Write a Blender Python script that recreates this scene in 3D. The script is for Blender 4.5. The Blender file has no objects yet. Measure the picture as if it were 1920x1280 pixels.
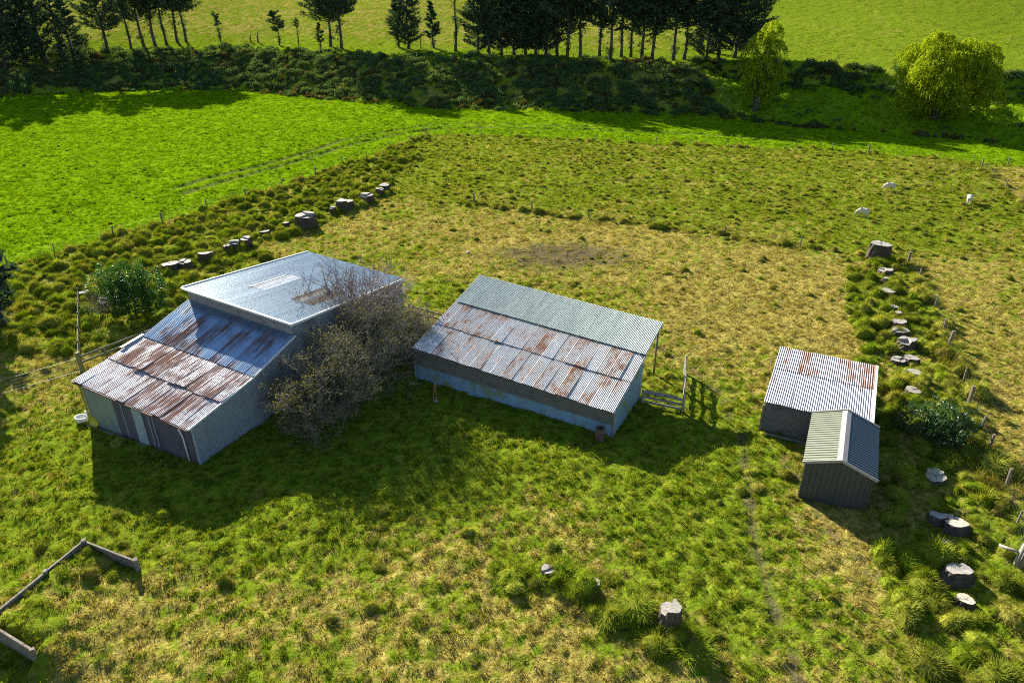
import bpy, bmesh, math, random
import numpy as np
from mathutils import Vector, Matrix
random.seed(7); RNG = np.random.default_rng(11)
S = bpy.context.scene
COL = S.collection
pi = math.pi; R = math.radians

# ------------------------------------------------------------------ camera
CAM_H, CAM_P, FOC = 25.0, R(26.9), 1280.0
cam_d = bpy.data.cameras.new('camera'); cam = bpy.data.objects.new('camera', cam_d); COL.objects.link(cam)
cam.location = (0, 0, CAM_H); cam.rotation_euler = (pi/2 - CAM_P, 0, 0)
cam_d.sensor_width = 36; cam_d.lens = 36*FOC/1920; cam_d.clip_end = 3000; cam_d.clip_start = .5
S.camera = cam

# ------------------------------------------------------------------ sun and sky
SUN_AZ, SUN_EL = R(30.0), R(22.8)
sd = Vector((math.sin(SUN_AZ)*math.cos(SUN_EL), -math.cos(SUN_AZ)*math.cos(SUN_EL), -math.sin(SUN_EL)))
sl = bpy.data.lights.new('sun', 'SUN'); so = bpy.data.objects.new('sun', sl); COL.objects.link(so)
so.rotation_euler = sd.to_track_quat('-Z', 'Y').to_euler(); so.location = (-60, 120, 60)
sl.energy = 5.0; sl.angle = R(.5); sl.color = (1, .93, .80)
W = bpy.data.worlds.new('World'); S.world = W; W.use_nodes = True
nt = W.node_tree; sky = nt.nodes.new('ShaderNodeTexSky'); sky.sky_type = 'NISHITA'; sky.sun_disc = False
sky.sun_elevation = SUN_EL; sky.sun_rotation = -SUN_AZ; sky.air_density = 1; sky.dust_density = .6; sky.ozone_density = 2.5
bg = nt.nodes['Background']; nt.links.new(sky.outputs[0], bg.inputs[0]); bg.inputs[1].default_value = .058
S.view_settings.view_transform = 'Standard'; S.view_settings.look = 'None'
S.view_settings.exposure = 1.62; S.view_settings.gamma = 1
S.render.engine = 'CYCLES'
S.cycles.use_denoising = False
S.cycles.filter_width = 1.05; S.cycles.max_bounces = 6; S.cycles.transparent_max_bounces = 8
S.cycles.diffuse_bounces = 3; S.cycles.transmission_bounces = 4; S.cycles.glossy_bounces = 2
S.cycles.sample_clamp_indirect = 4
S.cycles.caustics_reflective = False; S.cycles.caustics_refractive = False

# ------------------------------------------------------------------ noise
def _hash(i, j, s):
    h = (i.astype(np.int64)*374761393 + j.astype(np.int64)*668265263 + s*974634777) & 0x7fffffff
    h = ((h ^ (h >> 13))*1274126177) & 0x7fffffff
    return ((h ^ (h >> 16)) & 0xffff)/65535.0
def vn(x, y, s=0):
    x = np.asarray(x, float); y = np.asarray(y, float)
    i = np.floor(x); j = np.floor(y); fx = x-i; fy = y-j
    i = i.astype(np.int64); j = j.astype(np.int64)
    fx = fx*fx*(3-2*fx); fy = fy*fy*(3-2*fy)
    a = _hash(i, j, s); b = _hash(i+1, j, s); c = _hash(i, j+1, s); d = _hash(i+1, j+1, s)
    return (a*(1-fx)+b*fx)*(1-fy)+(c*(1-fx)+d*fx)*fy
def fbm(x, y, s=0, o=3):
    x = np.asarray(x, float); y = np.asarray(y, float)
    t = 0; a = .5; n = 0
    for k in range(o):
        t = t+a*vn(x*.8-y*.6, x*.6+y*.8, s+k); n += a; a *= .5; x = x*2.03+17.3; y = y*2.03+5.1
    return t/n
def sst(a, b, x):
    t = np.clip((np.asarray(x, float)-a)/(b-a), 0, 1); return t*t*(3-2*t)

# ------------------------------------------------------------------ terrain
_c, _s = math.cos(CAM_P), math.sin(CAM_P)
def ray(px, py):
    u = (px-960)/FOC; v = (640-py)/FOC
    return np.array([u, _c+v*_s, -_s+v*_c])
def G(px, py, z=0.0):                       # where a line of sight meets the level z
    d = ray(px, py); t = (z-CAM_H)/d[2]
    return (d[0]*t, d[1]*t, z)
BX, BY = zip(*[G(*p)[:2] for p in [(-400, 196), (0, 182), (150, 173), (300, 168), (430, 168), (520, 176), (600, 183), (700, 193), (850, 203), (1050, 206), (1270, 215), (1400, 224), (1500, 236), (1700, 250), (1920, 272), (2300, 300)]])
PL = ([-1e3, 0, 5, 20, 27, 33, 1000], [0, 0, 1.6, 8.0, 9.3, 9.6, 9.6+.125*967])
PR = ([-1e3, 0, 28, 32, 34, 1000], [0, 0, 5.2, 9.0, 9.3, 9.3+.125*966])
ramp_o = np.array(G(157, 1013, .9)[:2]); ramp_a = np.array(G(-28, 1168, .9)[:2]); ramp_b = np.array(G(254, 1050, .6)[:2])
ra = ramp_a-ramp_o; RA = np.linalg.norm(ra); ra /= RA
rb = np.array([-ra[1], ra[0]]); 
if rb @ (ramp_b-ramp_o) < 0: rb = -rb
def macro(x, y):
    x = np.asarray(x, float); y = np.asarray(y, float)
    d = (y-np.interp(x, BX, BY))*.95
    w = sst(38, 62, x)
    h = np.interp(d, *PL)*(1-w)+np.interp(d, *PR)*w
    h = h+np.where(d > 30, (fbm(x*.012, y*.012, 91, 2)-.5)*np.clip((d-30)*.05, 0, 6), 0)
    a = (x-ramp_o[0])*ra[0]+(y-ramp_o[1])*ra[1]; b = (x-ramp_o[0])*rb[0]+(y-ramp_o[1])*rb[1]
    m = np.where((a > 0.06) & (a < RA-.06) & (b > .06), np.clip(.8-.8*sst(1.5, 7.5, b), 0, .8)*(1-.75*(1-sst(0, 4.5, a))*sst(.3, 2.2, b)), 0)
    m = np.where((b > 2.9) & (a > RA-.06), np.clip(.8-.8*sst(1.5, 7.5, b), 0, .8)*(1-sst(RA, RA+1.2, a)), m)
    return h+m
def GT(px, py):                             # where a line of sight meets the ground
    d = ray(px, py); t = 10.0
    for k in range(4000):
        p = d*t
        if p[2]+CAM_H <= float(macro(p[0], p[1])): break
        t += .25
    return (p[0], p[1], float(macro(p[0], p[1])))
def depth(p): return p[1]*_c-(p[2]-CAM_H)*_s
def mpp(p): return depth(p)/FOC             # metres to a photo pixel at that point

# lines on the ground the zones hang from
F_LEFT = [(-60, 520), (15, 497), (103, 475), (213, 441), (304, 415), (388, 390), (461, 368), (529, 348), (591, 329), (643, 307), (688, 296), (731, 277), (770, 265), (799, 253)]
F_BACK = [(799, 253), (902, 253), (957, 255), (1009, 258), (1064, 261), (1117, 264), (1174, 266), (1230, 269), (1295, 271), (1360, 274), (1426, 276), (1492, 277), (1560, 281), (1628, 286), (1692, 291), (1759, 297), (1825, 303), (1890, 309), (1960, 314)]
F_MID = [(890, 380), (998, 396), (1104, 410), (1226, 424), (1359, 441), (1500, 463), (1630, 484)]
F_RIGHT = [(1702, 494), (1723, 523), (1752, 575), (1768, 622), (1777, 649), (1806, 715), (1816, 756), (1838, 800), (1855, 840), (1884, 915), (1905, 985), (1912, 1062)]
F_FAR = [(1840, 314), (1860, 330), (1885, 352), (1915, 380), (1950, 410)]
wl = lambda L: np.array([G(*p)[:2] for p in L])
WL, WB_, WM, WR, WF = wl(F_LEFT), wl(F_BACK), wl(F_MID), wl(F_RIGHT), wl(F_FAR)
def pdist(x, y, P):                         # distance to a polyline
    x = np.asarray(x, float); y = np.asarray(y, float); best = np.full(x.shape, 1e9)
    for (ax, ay), (bx, by) in zip(P[:-1], P[1:]):
        dx, dy = bx-ax, by-ay; t = np.clip(((x-ax)*dx+(y-ay)*dy)/(dx*dx+dy*dy), 0, 1)
        best = np.minimum(best, np.hypot(x-ax-t*dx, y-ay-t*dy))
    return best
LUX = np.concatenate([[-140], WL[:, 0], WB_[1:, 0], [160]]); LUY = np.concatenate([[-60], WL[:, 1], WB_[1:, 1], [WB_[-1, 1]-12]])
STUMP_L = wl([(-200, 640), (0, 600), (160, 552), (325, 508), (387, 488), (445, 470), (495, 440), (573, 425), (646, 392), (720, 360), (800, 352), (870, 372)])
STUMP_R = wl([(1646, 487), (1660, 545), (1678, 590), (1690, 640), (1700, 700), (1712, 740), (1745, 895), (1775, 975), (1790, 1085), (1808, 1130), (1850, 1230)])
TRK = [wl([(330, 352), (380, 336), (504, 306), (584, 282), (640, 263), (734, 245), (801, 235), (880, 231), (1000, 234), (1150, 238)]), wl([(345, 362), (400, 345), (520, 312), (600, 289), (640, 275), (740, 252), (810, 242), (900, 238), (1100, 243), (1290, 250), (1450, 260)])]
PTH = [wl([(1392, 820), (1400, 900), (1413, 1000), (1442, 1120), (1482, 1210), (1500, 1290)]), wl([(1345, 730), (1372, 790), (1392, 840)]), wl([(1470, 860), (1560, 1000), (1690, 1120)]), wl([(905, 368), (1010, 356), (1130, 340), (1290, 330), (1420, 314), (1780, 313)]), wl([(1660, 370), (1740, 345), (1800, 315)]), wl([(1215, 640), (1300, 690), (1345, 740)])]
DRY = [(1050, 430, 14, .14), (1350, 540, 16, .22), (1250, 470, 12, .12), (800, 420, 10, .18), (1000, 600, 7, -.12), (1180, 560, 4, -.1), (1850, 700, 12, .5), (1900, 620, 12, .35), (1550, 600, 8, .3), (1600, 900, 4, .35), (1650, 1080, 5, .25), (250, 1180, 7, .18), (900, 1150, 9, .2), (600, 1100, 7, .2), (1150, 880, 5, -.22), (860, 820, 6, -.5), (600, 890, 9, -.6), (1300, 1000, 6, -.32), (1400, 800, 8, -.2), (1250, 800, 6, -.45), (300, 900, 8, -.35), (750, 560, 6, -.2), (60, 850, 7, -.15), (1480, 1200, 4, -.25), (1000, 1060, 4, .12), (800, 900, 4, -.25)]
DRYW = [(G(a, b)[0], G(a, b)[1], r, m) for a, b, r, m in DRY]
BARE = G(1045, 480)
def zones(x, y):
    """what grows where: dict of arrays"""
    x = np.asarray(x, float); y = np.asarray(y, float)
    lushb = np.interp(x, LUX, LUY)+(fbm(x*.3, y*.3, 40, 2)-.5)*1.4
    d = (y-np.interp(x, BX, BY))*.95
    z = {}
    lush = (y > lushb)
    lim = 27.5+5.5*sst(38, 62, x); z['bank'] = (d > -1.0+3*(fbm(x*.15, y*.1, 5, 2)-.5)) & (d < lim)
    z['hill'] = d >= lim
    z['hillr'] = z['hill']*sst(30, 75, x-.12*(y-180))
    z['lush'] = lush & ~z['bank'] & ~z['hill']
    midb = np.interp(x, WM[:, 0], WM[:, 1]); xr = np.interp(y, WR[::-1, 1], WR[::-1, 0])
    z['right'] = (x > xr) & (y < WR[0, 1]) | (x > np.interp(y, [WR[0, 1], WF[-1, 1], WF[0, 1]], [WR[0, 0]+30, WF[-1, 0], WF[0, 0]])) & (y >= WR[0, 1]) & (y < WF[0, 1])
    z['mid'] = ~lush & (y > midb) & (x > WM[0, 0]-8-8*fbm(x*.2, y*.2, 3)) & ~z['right']
    z['mid'] |= ~lush & (y > WM[-1, 1]) & (x > WM[-1, 0]) & ~z['right']
    sl_ = pdist(x, y, STUMP_L); sr_ = pdist(x, y, STUMP_R); rf = pdist(x, y, WR)
    wob = 2.5*(fbm(x*.25, y*.25, 8, 2)-.5)
    left = ~lush & ~z['mid'] & (sl_ < 200) & (((y-np.interp(x, STUMP_L[:, 0], STUMP_L[:, 1])) > -3.8+wob) & (x < WM[0, 0]+1))
    bx, by = -22.5, 43.0
    left |= ~lush & (x < -23-(y-57)*.2+wob) & (y > 47+wob) & (y < 70)
    z['tl'] = left & ~z['mid']
    z['tr'] = ((sr_ < 3.2+wob) | ((x > np.interp(y, STUMP_R[::-1, 1], STUMP_R[::-1, 0])) & (x < xr+.8) & (y < WR[0, 1]+6))) & ~lush & ~z['mid'] & (y < WM[-1, 1]+4)
    z['tfd'] = pdist(x, y, wl([(960, 1085), (1030, 1075), (1110, 1110), (1180, 1135), (1260, 1185), (1300, 1200)])); z['tf'] = z['tfd'] < 1.2+wob*.3
    z['fl'] = np.minimum(np.minimum(np.minimum(pdist(x, y, WM), rf), np.minimum(pdist(x, y, WB_), pdist(x, y, WL))), pdist(x, y, WF))
    dz = .40+0*x
    for cx, cy, r, m in DRYW: dz = dz+m*np.exp(-((x-cx)**2+(y-cy)**2)/(r*r))
    dz = np.where(z['mid'], .20+.14*(1-sst(0, 9, y-midb)), dz); dz = np.where(z['right'], .60, dz)
    dz = np.where(z['tl'] | z['tr'] | z['tf'], .30, dz)
    dz = np.where(z['lush'], -.05, dz); dz = np.where(z['bank'], .30, dz); nr_ = np.where(z['hill'], 1-sst(2, 34, d-lim), 0); dz = np.where(z['hill'], .34-.34*z['hillr']-.25*nr_, dz)
    z['dz'] = dz
    n = fbm(x*2.3, y*2.9, 21, 4); n2 = fbm(x*.16, y*.2, 31, 3)
    z['n'] = n
    dry = sst(.45, .62, n*.85+n2*.38+(dz-.5)*.60-.045)
    z['dry'] = np.clip(dry, 0, 1)
    dd_ = (y-np.interp(x, BX, BY))*.95; wr_ = sst(38, 60, x)
    z['lushv'] = np.where(z['lush'], 1, np.where(z['bank'], .85*wr_*(dd_ < 27)+.5*(1-wr_)*(dd_ < 3)+.55*(dd_ > 24), 0)).astype(float)
    z['lushv'] = np.where(z['hill'], np.clip(.16*z['hillr']+.5*nr_*(1-z['hillr']), 0, .8), z['lushv'])
    tr = np.zeros_like(x)
    for P in TRK: tr = np.maximum(tr, 1-sst(.45, 1.1, pdist(x, y, P)))
    pt = np.zeros_like(x)
    for P in PTH: pt = np.maximum(pt, 1-sst(.05, .5, pdist(x, y, P)+.5*(vn(x*1.5, y*1.5, 77)-.35)))
    z['rut'] = tr; z['path'] = pt
    z['bare'] = (1-sst(.4, 1.3, np.hypot((x-BARE[0])/7.5, (y-BARE[1])/4.6)+.9*(fbm(x*.6, y*.6, 61, 3)-.5)))
    return z

# ------------------------------------------------------------------ node helpers
def nd(nt, t, ins=None, **kw):
    n = nt.nodes.new(t)
    for k, v in kw.items(): setattr(n, k, v)
    for k, v in (ins or {}).items():
        s = n.inputs[k]
        if isinstance(v, bpy.types.NodeSocket): nt.links.new(v, s)
        else: s.default_value = v
    return n
def newmat(name):
    m = bpy.data.materials.new(name); m.use_nodes = True; m.node_tree.nodes.clear()
    return m, m.node_tree
def finish(nt, sh, disp=None):
    o = nd(nt, 'ShaderNodeOutputMaterial', {'Surface': sh}); return o
def c4(c): return (*c, 1.0)
def mixc(nt, f, a, b, bt='MIX'):
    n = nt.nodes.new('ShaderNodeMix'); n.data_type = 'RGBA'; n.blend_type = bt
    for s, v in ((n.inputs[0], f), (n.inputs[6], a), (n.inputs[7], b)):
        if isinstance(v, bpy.types.NodeSocket): nt.links.new(v, s)
        elif isinstance(v, (int, float)): s.default_value = v
        else: s.default_value = c4(v)
    return n.outputs[2]
def mth(nt, op, a, b=0.0, cl=False):
    n = nt.nodes.new('ShaderNodeMath'); n.operation = op; n.use_clamp = cl
    for s, v in ((n.inputs[0], a), (n.inputs[1], b)):
        if isinstance(v, bpy.types.NodeSocket): nt.links.new(v, s)
        else: s.default_value = v
    return n.outputs[0]
def mr(nt, v, a, b, c=0.0, d=1.0):
    n = nd(nt, 'ShaderNodeMapRange', {0: v, 1: a, 2: b, 3: c, 4: d}); n.clamp = True; n.interpolation_type = 'SMOOTHSTEP'
    return n.outputs[0]
def noise(nt, vec, scale, detail=3, rough=.55):
    ins = {'Scale': scale, 'Detail': detail, 'Roughness': rough}
    if vec is not None: ins['Vector'] = vec
    return nd(nt, 'ShaderNodeTexNoise', ins).outputs[0]
def geo(nt): return nd(nt, 'ShaderNodeNewGeometry')
def attr(nt, name, t='GEOMETRY'): return nd(nt, 'ShaderNodeAttribute', attribute_name=name, attribute_type=t).outputs['Fac']
def principled(nt, **k):
    return nd(nt, 'ShaderNodeBsdfPrincipled', {a.replace('_', ' '): b for a, b in k.items()}).outputs[0]

# ------------------------------------------------------------------ grass and ground materials
GREEN, STRAW, LUSH = (.120, .190, .010), (.39, .335, .085), (.13, .245, .003)
def grass_colour(nt, t):
    p = geo(nt).outputs['Position']
    dry, lush = attr(nt, 'dry', t), attr(nt, 'lush', t)
    n = noise(nt, p, 1.3, 5, .65); n3 = noise(nt, p, 5.0, 2, .6)
    g = mixc(nt, mr(nt, n, .35, .7), GREEN, (.235, .265, .022))
    s = mixc(nt, mr(nt, n3, .3, .7), (.26, .195, .045), STRAW)
    c = mixc(nt, dry, g, s)
    l = mixc(nt, mr(nt, n, .3, .75), LUSH, (.225, .345, .006))
    nb = noise(nt, p, .22, 4, .6); l = mixc(nt, mr(nt, nb, .48, .66, 0, .7), l, (.10, .20, .004))
    return mixc(nt, lush, c, l), n3
def mk_grass(name, tr=.5, spec=.0):
    m, nt = newmat(name)
    c, n3 = grass_colour(nt, 'INSTANCER')
    rnd = nd(nt, 'ShaderNodeObjectInfo').outputs['Random']
    c = nd(nt, 'ShaderNodeHueSaturation', {'Color': c, 'Value': mr(nt, rnd, 0, 1, .72, 1.28)}).outputs[0]
    d = nd(nt, 'ShaderNodeBsdfDiffuse', {'Color': c}).outputs[0]
    ct = mixc(nt, .5, c, (1.25, 1.25, .55), 'MULTIPLY')
    ct = mixc(nt, 1.0, c, (1.35, 1.3, .5), 'MULTIPLY')
    t = nd(nt, 'ShaderNodeBsdfTranslucent', {'Color': ct}).outputs[0]
    sh = nd(nt, 'ShaderNodeMixShader', {0: tr, 1: d, 2: t}).outputs[0]
    finish(nt, sh); return m
M_GRASS = mk_grass('grass_blades', .31)
def mk_ground():
    m, nt = newmat('ground_turf')
    c, n3 = grass_colour(nt, 'GEOMETRY')
    p = geo(nt).outputs['Position']
    bare = attr(nt, 'bare')
    n = noise(nt, p, 2.6, 5, .65)
    c = mixc(nt, mr(nt, n, .48, .68, 0, .75), c, (.045, .050, .012))
    c = mixc(nt, bare, c, mixc(nt, mr(nt, n, .3, .7), (.055, .042, .028), (.14, .105, .065)))
    hh = mth(nt, 'ADD', noise(nt, p, 3.5, 6, .7), mth(nt, 'MULTIPLY', noise(nt, p, 1.2, 3), .8))
    b = nd(nt, 'ShaderNodeBump', {'Strength': .9, 'Distance': .16, 'Height': hh}).outputs[0]
    d = nd(nt, 'ShaderNodeBsdfDiffuse', {'Color': c, 'Normal': b}).outputs[0]
    finish(nt, d); return m
M_GROUND = mk_ground()
def mk_leaf(name, ca, cb, tr=.4, gloss=.0, rough=.4, tmul=(1.3, 1.25, .5)):
    m, nt = newmat(name)
    g = geo(nt); r = g.outputs['Random Per Island']
    c = mixc(nt, r, ca, cb)
    n = noise(nt, g.outputs['Position'], .8, 2)
    c = nd(nt, 'ShaderNodeHueSaturation', {'Color': c, 'Value': mr(nt, n, .3, .7, .7, 1.3)}).outputs[0]
    d = nd(nt, 'ShaderNodeBsdfDiffuse', {'Color': c}).outputs[0]
    t = nd(nt, 'ShaderNodeBsdfTranslucent', {'Color': mixc(nt, 1.0, c, tmul, 'MULTIPLY')}).outputs[0]
    sh = nd(nt, 'ShaderNodeMixShader', {0: tr, 1: d, 2: t}).outputs[0]
    if gloss:
        gl = nd(nt, 'ShaderNodeBsdfGlossy', {'Color': (1, 1, 1, 1), 'Roughness': rough}).outputs[0]
        fr = mth(nt, 'MULTIPLY', nd(nt, 'ShaderNodeFresnel', {'IOR': 1.4}).outputs[0], gloss)
        sh = nd(nt, 'ShaderNodeMixShader', {0: fr, 1: sh, 2: gl}).outputs[0]
    finish(nt, sh); return m
def mk_wood(name, ca, cb, scale=(1, 1, 1), rough=.9, ns=6):
    m, nt = newmat(name)
    tc = nd(nt, 'ShaderNodeTexCoord').outputs['Object']
    v = nd(nt, 'ShaderNodeMapping', {'Vector': tc, 'Scale': scale}).outputs[0]
    n = noise(nt, v, ns, 5, .65); n2 = noise(nt, tc, 1.3, 3)
    c = mixc(nt, mr(nt, n, .3, .7), ca, cb)
    c = mixc(nt, mr(nt, n2, .45, .75, 0, .5), c, tuple(x*.55 for x in ca))
    b = nd(nt, 'ShaderNodeBump', {'Strength': .6, 'Distance': .02, 'Height': n}).outputs[0]
    finish(nt, principled(nt, Base_Color=c, Roughness=rough, Normal=b)); return m
def mk_metal(name, base, rust=0.0, metallic=.55, rough=.42, rusta=(.11, .036, .018), rustb=(.27, .105, .045), sheetw=.45, streak=(2.2, .28), white=0.0, dark=None):
    """weathered sheet iron; UV is in metres (across, along the fall)"""
    m, nt = newmat(name)
    uv = nd(nt, 'ShaderNodeTexCoord').outputs['UV']
    st = nd(nt, 'ShaderNodeMapping', {'Vector': uv, 'Scale': (streak[0], streak[1], 1)}).outputs[0]
    sheet = attr(nt, 'sheet')
    n = noise(nt, st, 1.0, 5, .68); nb = noise(nt, uv, .55, 3, .5); nf = noise(nt, st, 4.5, 3, .6)
    base_c = mixc(nt, mr(nt, n, .3, .7), tuple(x*.82 for x in base), tuple(min(1, x*1.12) for x in base))
    base_c = mixc(nt, mr(nt, sheet, 0, 1, 0, .35), base_c, tuple(x*.7 for x in base))
    mask = None; met = metallic; ro = rough
    if dark:
        base_c = mixc(nt, mr(nt, nb, .5, .62), base_c, dark)
    if rust > 0:
        v = mth(nt, 'ADD', mth(nt, 'MULTIPLY', n, .55), mth(nt, 'MULTIPLY', nb, .35))
        v = mth(nt, 'ADD', v, mth(nt, 'MULTIPLY', sheet, sheetw*.5))
        v = mth(nt, 'ADD', v, mth(nt, 'MULTIPLY', nf, .16))
        mask = mr(nt, v, 1.02-rust-.09, 1.02-rust+.09, 0, .92)
        rc = mixc(nt, mr(nt, nf, .35, .65), rusta, rustb)
        if white: base_c = mixc(nt, mr(nt, mth(nt, 'SUBTRACT', n, mth(nt, 'MULTIPLY', sheet, .1)), .55, .68, 0, white), base_c, (.75, .74, .72))
        base_c = mixc(nt, mask, base_c, rc)
        met = mth(nt, 'MULTIPLY', mth(nt, 'SUBTRACT', 1.0, mask), metallic)
        ro = mr(nt, mask, 0, 1, rough, .85)
    finish(nt, principled(nt, Base_Color=base_c, Metallic=met, Roughness=ro)); return m
def mk_plain(name, c, rough=.7, metallic=0.0, var=.25, ns=3):
    m, nt = newmat(name)
    tc = nd(nt, 'ShaderNodeTexCoord').outputs['Object']
    n = noise(nt, tc, ns, 5, .65)
    col = mixc(nt, mr(nt, n, .3, .7), tuple(x*(1-var) for x in c), tuple(min(1, x*(1+var*.5)) for x in c))
    finish(nt, principled(nt, Base_Color=col, Metallic=metallic, Roughness=rough)); return m

# ------------------------------------------------------------------ object helpers
def tag(o, label, cat, group=None):
    if label: o['label'] = label
    o['category'] = cat
    if group: o['group'] = group
    return o
def thing(name, label, cat, loc=(0, 0, 0), rz=0, group=None):
    o = bpy.data.objects.new(name, None); COL.objects.link(o); o.empty_display_size = .3
    o.location = loc; o.rotation_euler = (0, 0, rz)
    return tag(o, label, cat, group)
def link_mesh(name, me, mat, parent=None):
    o = bpy.data.objects.new(name, me); COL.objects.link(o)
    if mat and not me.materials: me.materials.append(mat)
    if parent: o.parent = parent
    return o
def copy_tree(o, parent=None):
    c = o.copy(); COL.objects.link(c); c.parent = parent
    for ch in o.children: copy_tree(ch, c)
    return c
class MB:
    def __init__(s): s.v = []; s.f = []; s.uv = []; s.sh = []
    def add(s, vs, fs, uv=None, sh=0.0):
        b = len(s.v); s.v += [tuple(map(float, v)) for v in vs]; s.f += [tuple(i+b for i in f) for f in fs]
        s.uv += list(uv) if uv is not None else [(v[0], v[1]) for v in vs]
        s.sh += list(sh) if isinstance(sh, (list, tuple)) else [sh]*len(vs); return s
    def box(s, c, d, M=None, jit=0):
        x, y, z = d[0]/2, d[1]/2, d[2]/2
        vs = [Vector((a*x, b*y, e*z)) for e in (-1, 1) for b in (-1, 1) for a in (-1, 1)]
        if jit: vs = [v+Vector([random.uniform(-jit, jit) for _ in range(3)]) for v in vs]
        if M is not None: vs = [M @ v for v in vs]
        vs = [v+Vector(c) for v in vs]
        return s.add(vs, [(0, 2, 3, 1), (4, 5, 7, 6), (0, 1, 5, 4), (2, 6, 7, 3), (0, 4, 6, 2), (1, 3, 7, 5)])
    def bar(s, a, b, w, h, jit=0, up=(0, 0, 1)):
        a, b = Vector(a), Vector(b); d = b-a; L = d.length; d.normalize(); u = Vector(up)
        if abs(d.dot(u)) > .99: u = Vector((0, 1, 0))
        x = d.cross(u).normalized(); z = x.cross(d).normalized()
        M = Matrix((x, d, z)).transposed()
        return s.box((a+b)/2, (w, L, h), M, jit)
    def tube(s, pts, rad, n=6, cap=True):
        pts = [Vector(p) for p in pts]; rs = rad if isinstance(rad, (list, tuple)) else [rad]*len(pts)
        vs = []; fs = []
        for i, p in enumerate(pts):
            d = (pts[min(i+1, len(pts)-1)]-pts[max(i-1, 0)]).normalized()
            u = Vector((0, 0, 1)) if abs(d.z) < .9 else Vector((1, 0, 0))
            x = d.cross(u).normalized(); y = d.cross(x)
            for k in range(n):
                t = 2*pi*k/n; vs.append(p+(x*math.cos(t)+y*math.sin(t))*rs[i])
        for i in range(len(pts)-1):
            for k in range(n):
                a = i*n+k; b = i*n+(k+1) % n; fs.append((a, b, b+n, a+n))
        if cap: fs.append(tuple(range(n-1, -1, -1))); fs.append(tuple(range(len(vs)-n, len(vs))))
        return s.add(vs, fs)
    def build(s, name, mat, parent=None, smooth=False):
        me = bpy.data.meshes.new(name); me.from_pydata(s.v, [], s.f)
        if smooth: me.polygons.foreach_set('use_smooth', [True]*len(me.polygons))
        li = np.zeros(len(me.loops), np.int32); me.loops.foreach_get('vertex_index', li)
        ul = me.uv_layers.new(name='UVMap'); ul.data.foreach_set('uv', np.array(s.uv, np.float32)[li].ravel())
        at = me.attributes.new('sheet', 'FLOAT', 'POINT'); at.data.foreach_set('value', np.array(s.sh, np.float32))
        me.update()
        return link_mesh(name, me, mat, parent)

def lerp(a, b, t): return a+(b-a)*t
def corr(mb, P00, P10, P01, P11, period=.11, amp=.022, rows=2, uv0=(0, 0), sh=0.0, lift=0.0, res=6, prof='sine', tilt=0.0, sag=0.0, skirt=0.0):
    """one corrugated sheet between four corners: ribs run from P0x to P1x (along the fall)"""
    P00, P10, P01, P11 = map(Vector, (P00, P10, P01, P11))
    Wd = ((P10-P00).length+(P11-P01).length)/2; L = ((P01-P00).length+(P11-P10).length)/2
    nr = max(1, round(Wd/period)); n = nr*res
    nrm = (P10-P00).cross(P01-P00).normalized()
    vs = []; uv = []; fs = []
    for j in range(rows+1):
        tv = j/rows
        for i in range(n+1):
            tu = i/n; ph = (i/res) % 1.0
            if prof == 'sine': z = math.sin(2*pi*ph)*amp
            else: z = amp*(1 if .12 < ph < .42 else -1 if (ph > .58 or ph < 0) else 0)
            p = lerp(lerp(P00, P10, tu), lerp(P01, P11, tu), tv)
            p = p+nrm*(z+lift+tilt*(1-tv)-sag*math.sin(pi*tv))
            vs.append(p); uv.append((uv0[0]+tu*Wd, uv0[1]+tv*L))
    for j in range(rows):
        for i in range(n):
            a = j*(n+1)+i; fs.append((a, a+1, a+n+2, a+n+1))
    mb.add(vs, fs, uv, sh)
def corr_wall(mb, a, b, top, bot=None, period=.11, amp=.02, res=6, uv0=0, sh=0, prof='sine'):
    """vertical ribs between two ground points; top(t), bot(t) are heights"""
    a, b = Vector(a), Vector(b); L = (b-a).length; n = max(1, round(L/period))*res
    d = (b-a).normalized(); nrm = Vector((d.y, -d.x, 0))
    vs = []; uv = []; fs = []; shs = []; so_ = random.random()*50
    for i in range(n+1):
        shs += [random.Random(int(i//(res*7))+so_).random()]*2
        t = i/n; ph = (i/res) % 1.0
        z = math.sin(2*pi*ph)*amp if prof == 'sine' else amp*(1 if .1 < ph < .25 else 0)
        p = lerp(a, b, t)+nrm*z; zt = top(t); zb = bot(t) if bot else -.3
        for q in (zb, zt): vs.append((p.x, p.y, q)); uv.append((uv0+t*L, q))
    for i in range(n): fs.append((2*i, 2*i+2, 2*i+3, 2*i+1))
    mb.add(vs, fs, uv, shs)
def pl(xs, ys): return lambda x: float(np.interp(x, xs, ys))

# ------------------------------------------------------------------ building materials
M_LEAN = mk_metal('rusty_lean_to_iron', (.52, .53, .58), rust=.43, white=.8, rusta=(.25, .090, .038), rustb=(.52, .245, .115), sheetw=.15, streak=(5.0, .36), metallic=.55, rough=.42)
M_LEAN2 = mk_metal('part_rusted_sky_tinted_iron', (.32, .48, .66), rust=.42, white=.55, rusta=(.10, .022, .018), rustb=(.24, .09, .04), streak=(4.0, .22), sheetw=.22, metallic=.9, rough=.30)  # blue sky reflection of the shaded band put into the base colour
M_MIDR = mk_metal('rust_patched_iron', (.58, .60, .60), rust=.415, white=.6, rusta=(.22, .072, .022), rustb=(.42, .180, .050), sheetw=.12, streak=(4.0, 1.1), metallic=.5, rough=.42)
M_GALV = mk_metal('galvanised_iron', (.50, .56, .50), rust=.02, metallic=.55, rough=.40)
M_BIG = mk_metal('blue_grey_roof_iron', (.44, .54, .60), rust=.03, metallic=.6, rough=.38, streak=(1.5, .12))
M_OLDR = mk_metal('whitened_roof_iron', (.46, .48, .52), rust=.38, metallic=.45, rough=.42, rusta=(.20, .075, .03), rustb=(.36, .16, .07), streak=(5.0, .5), sheetw=.3)
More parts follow.
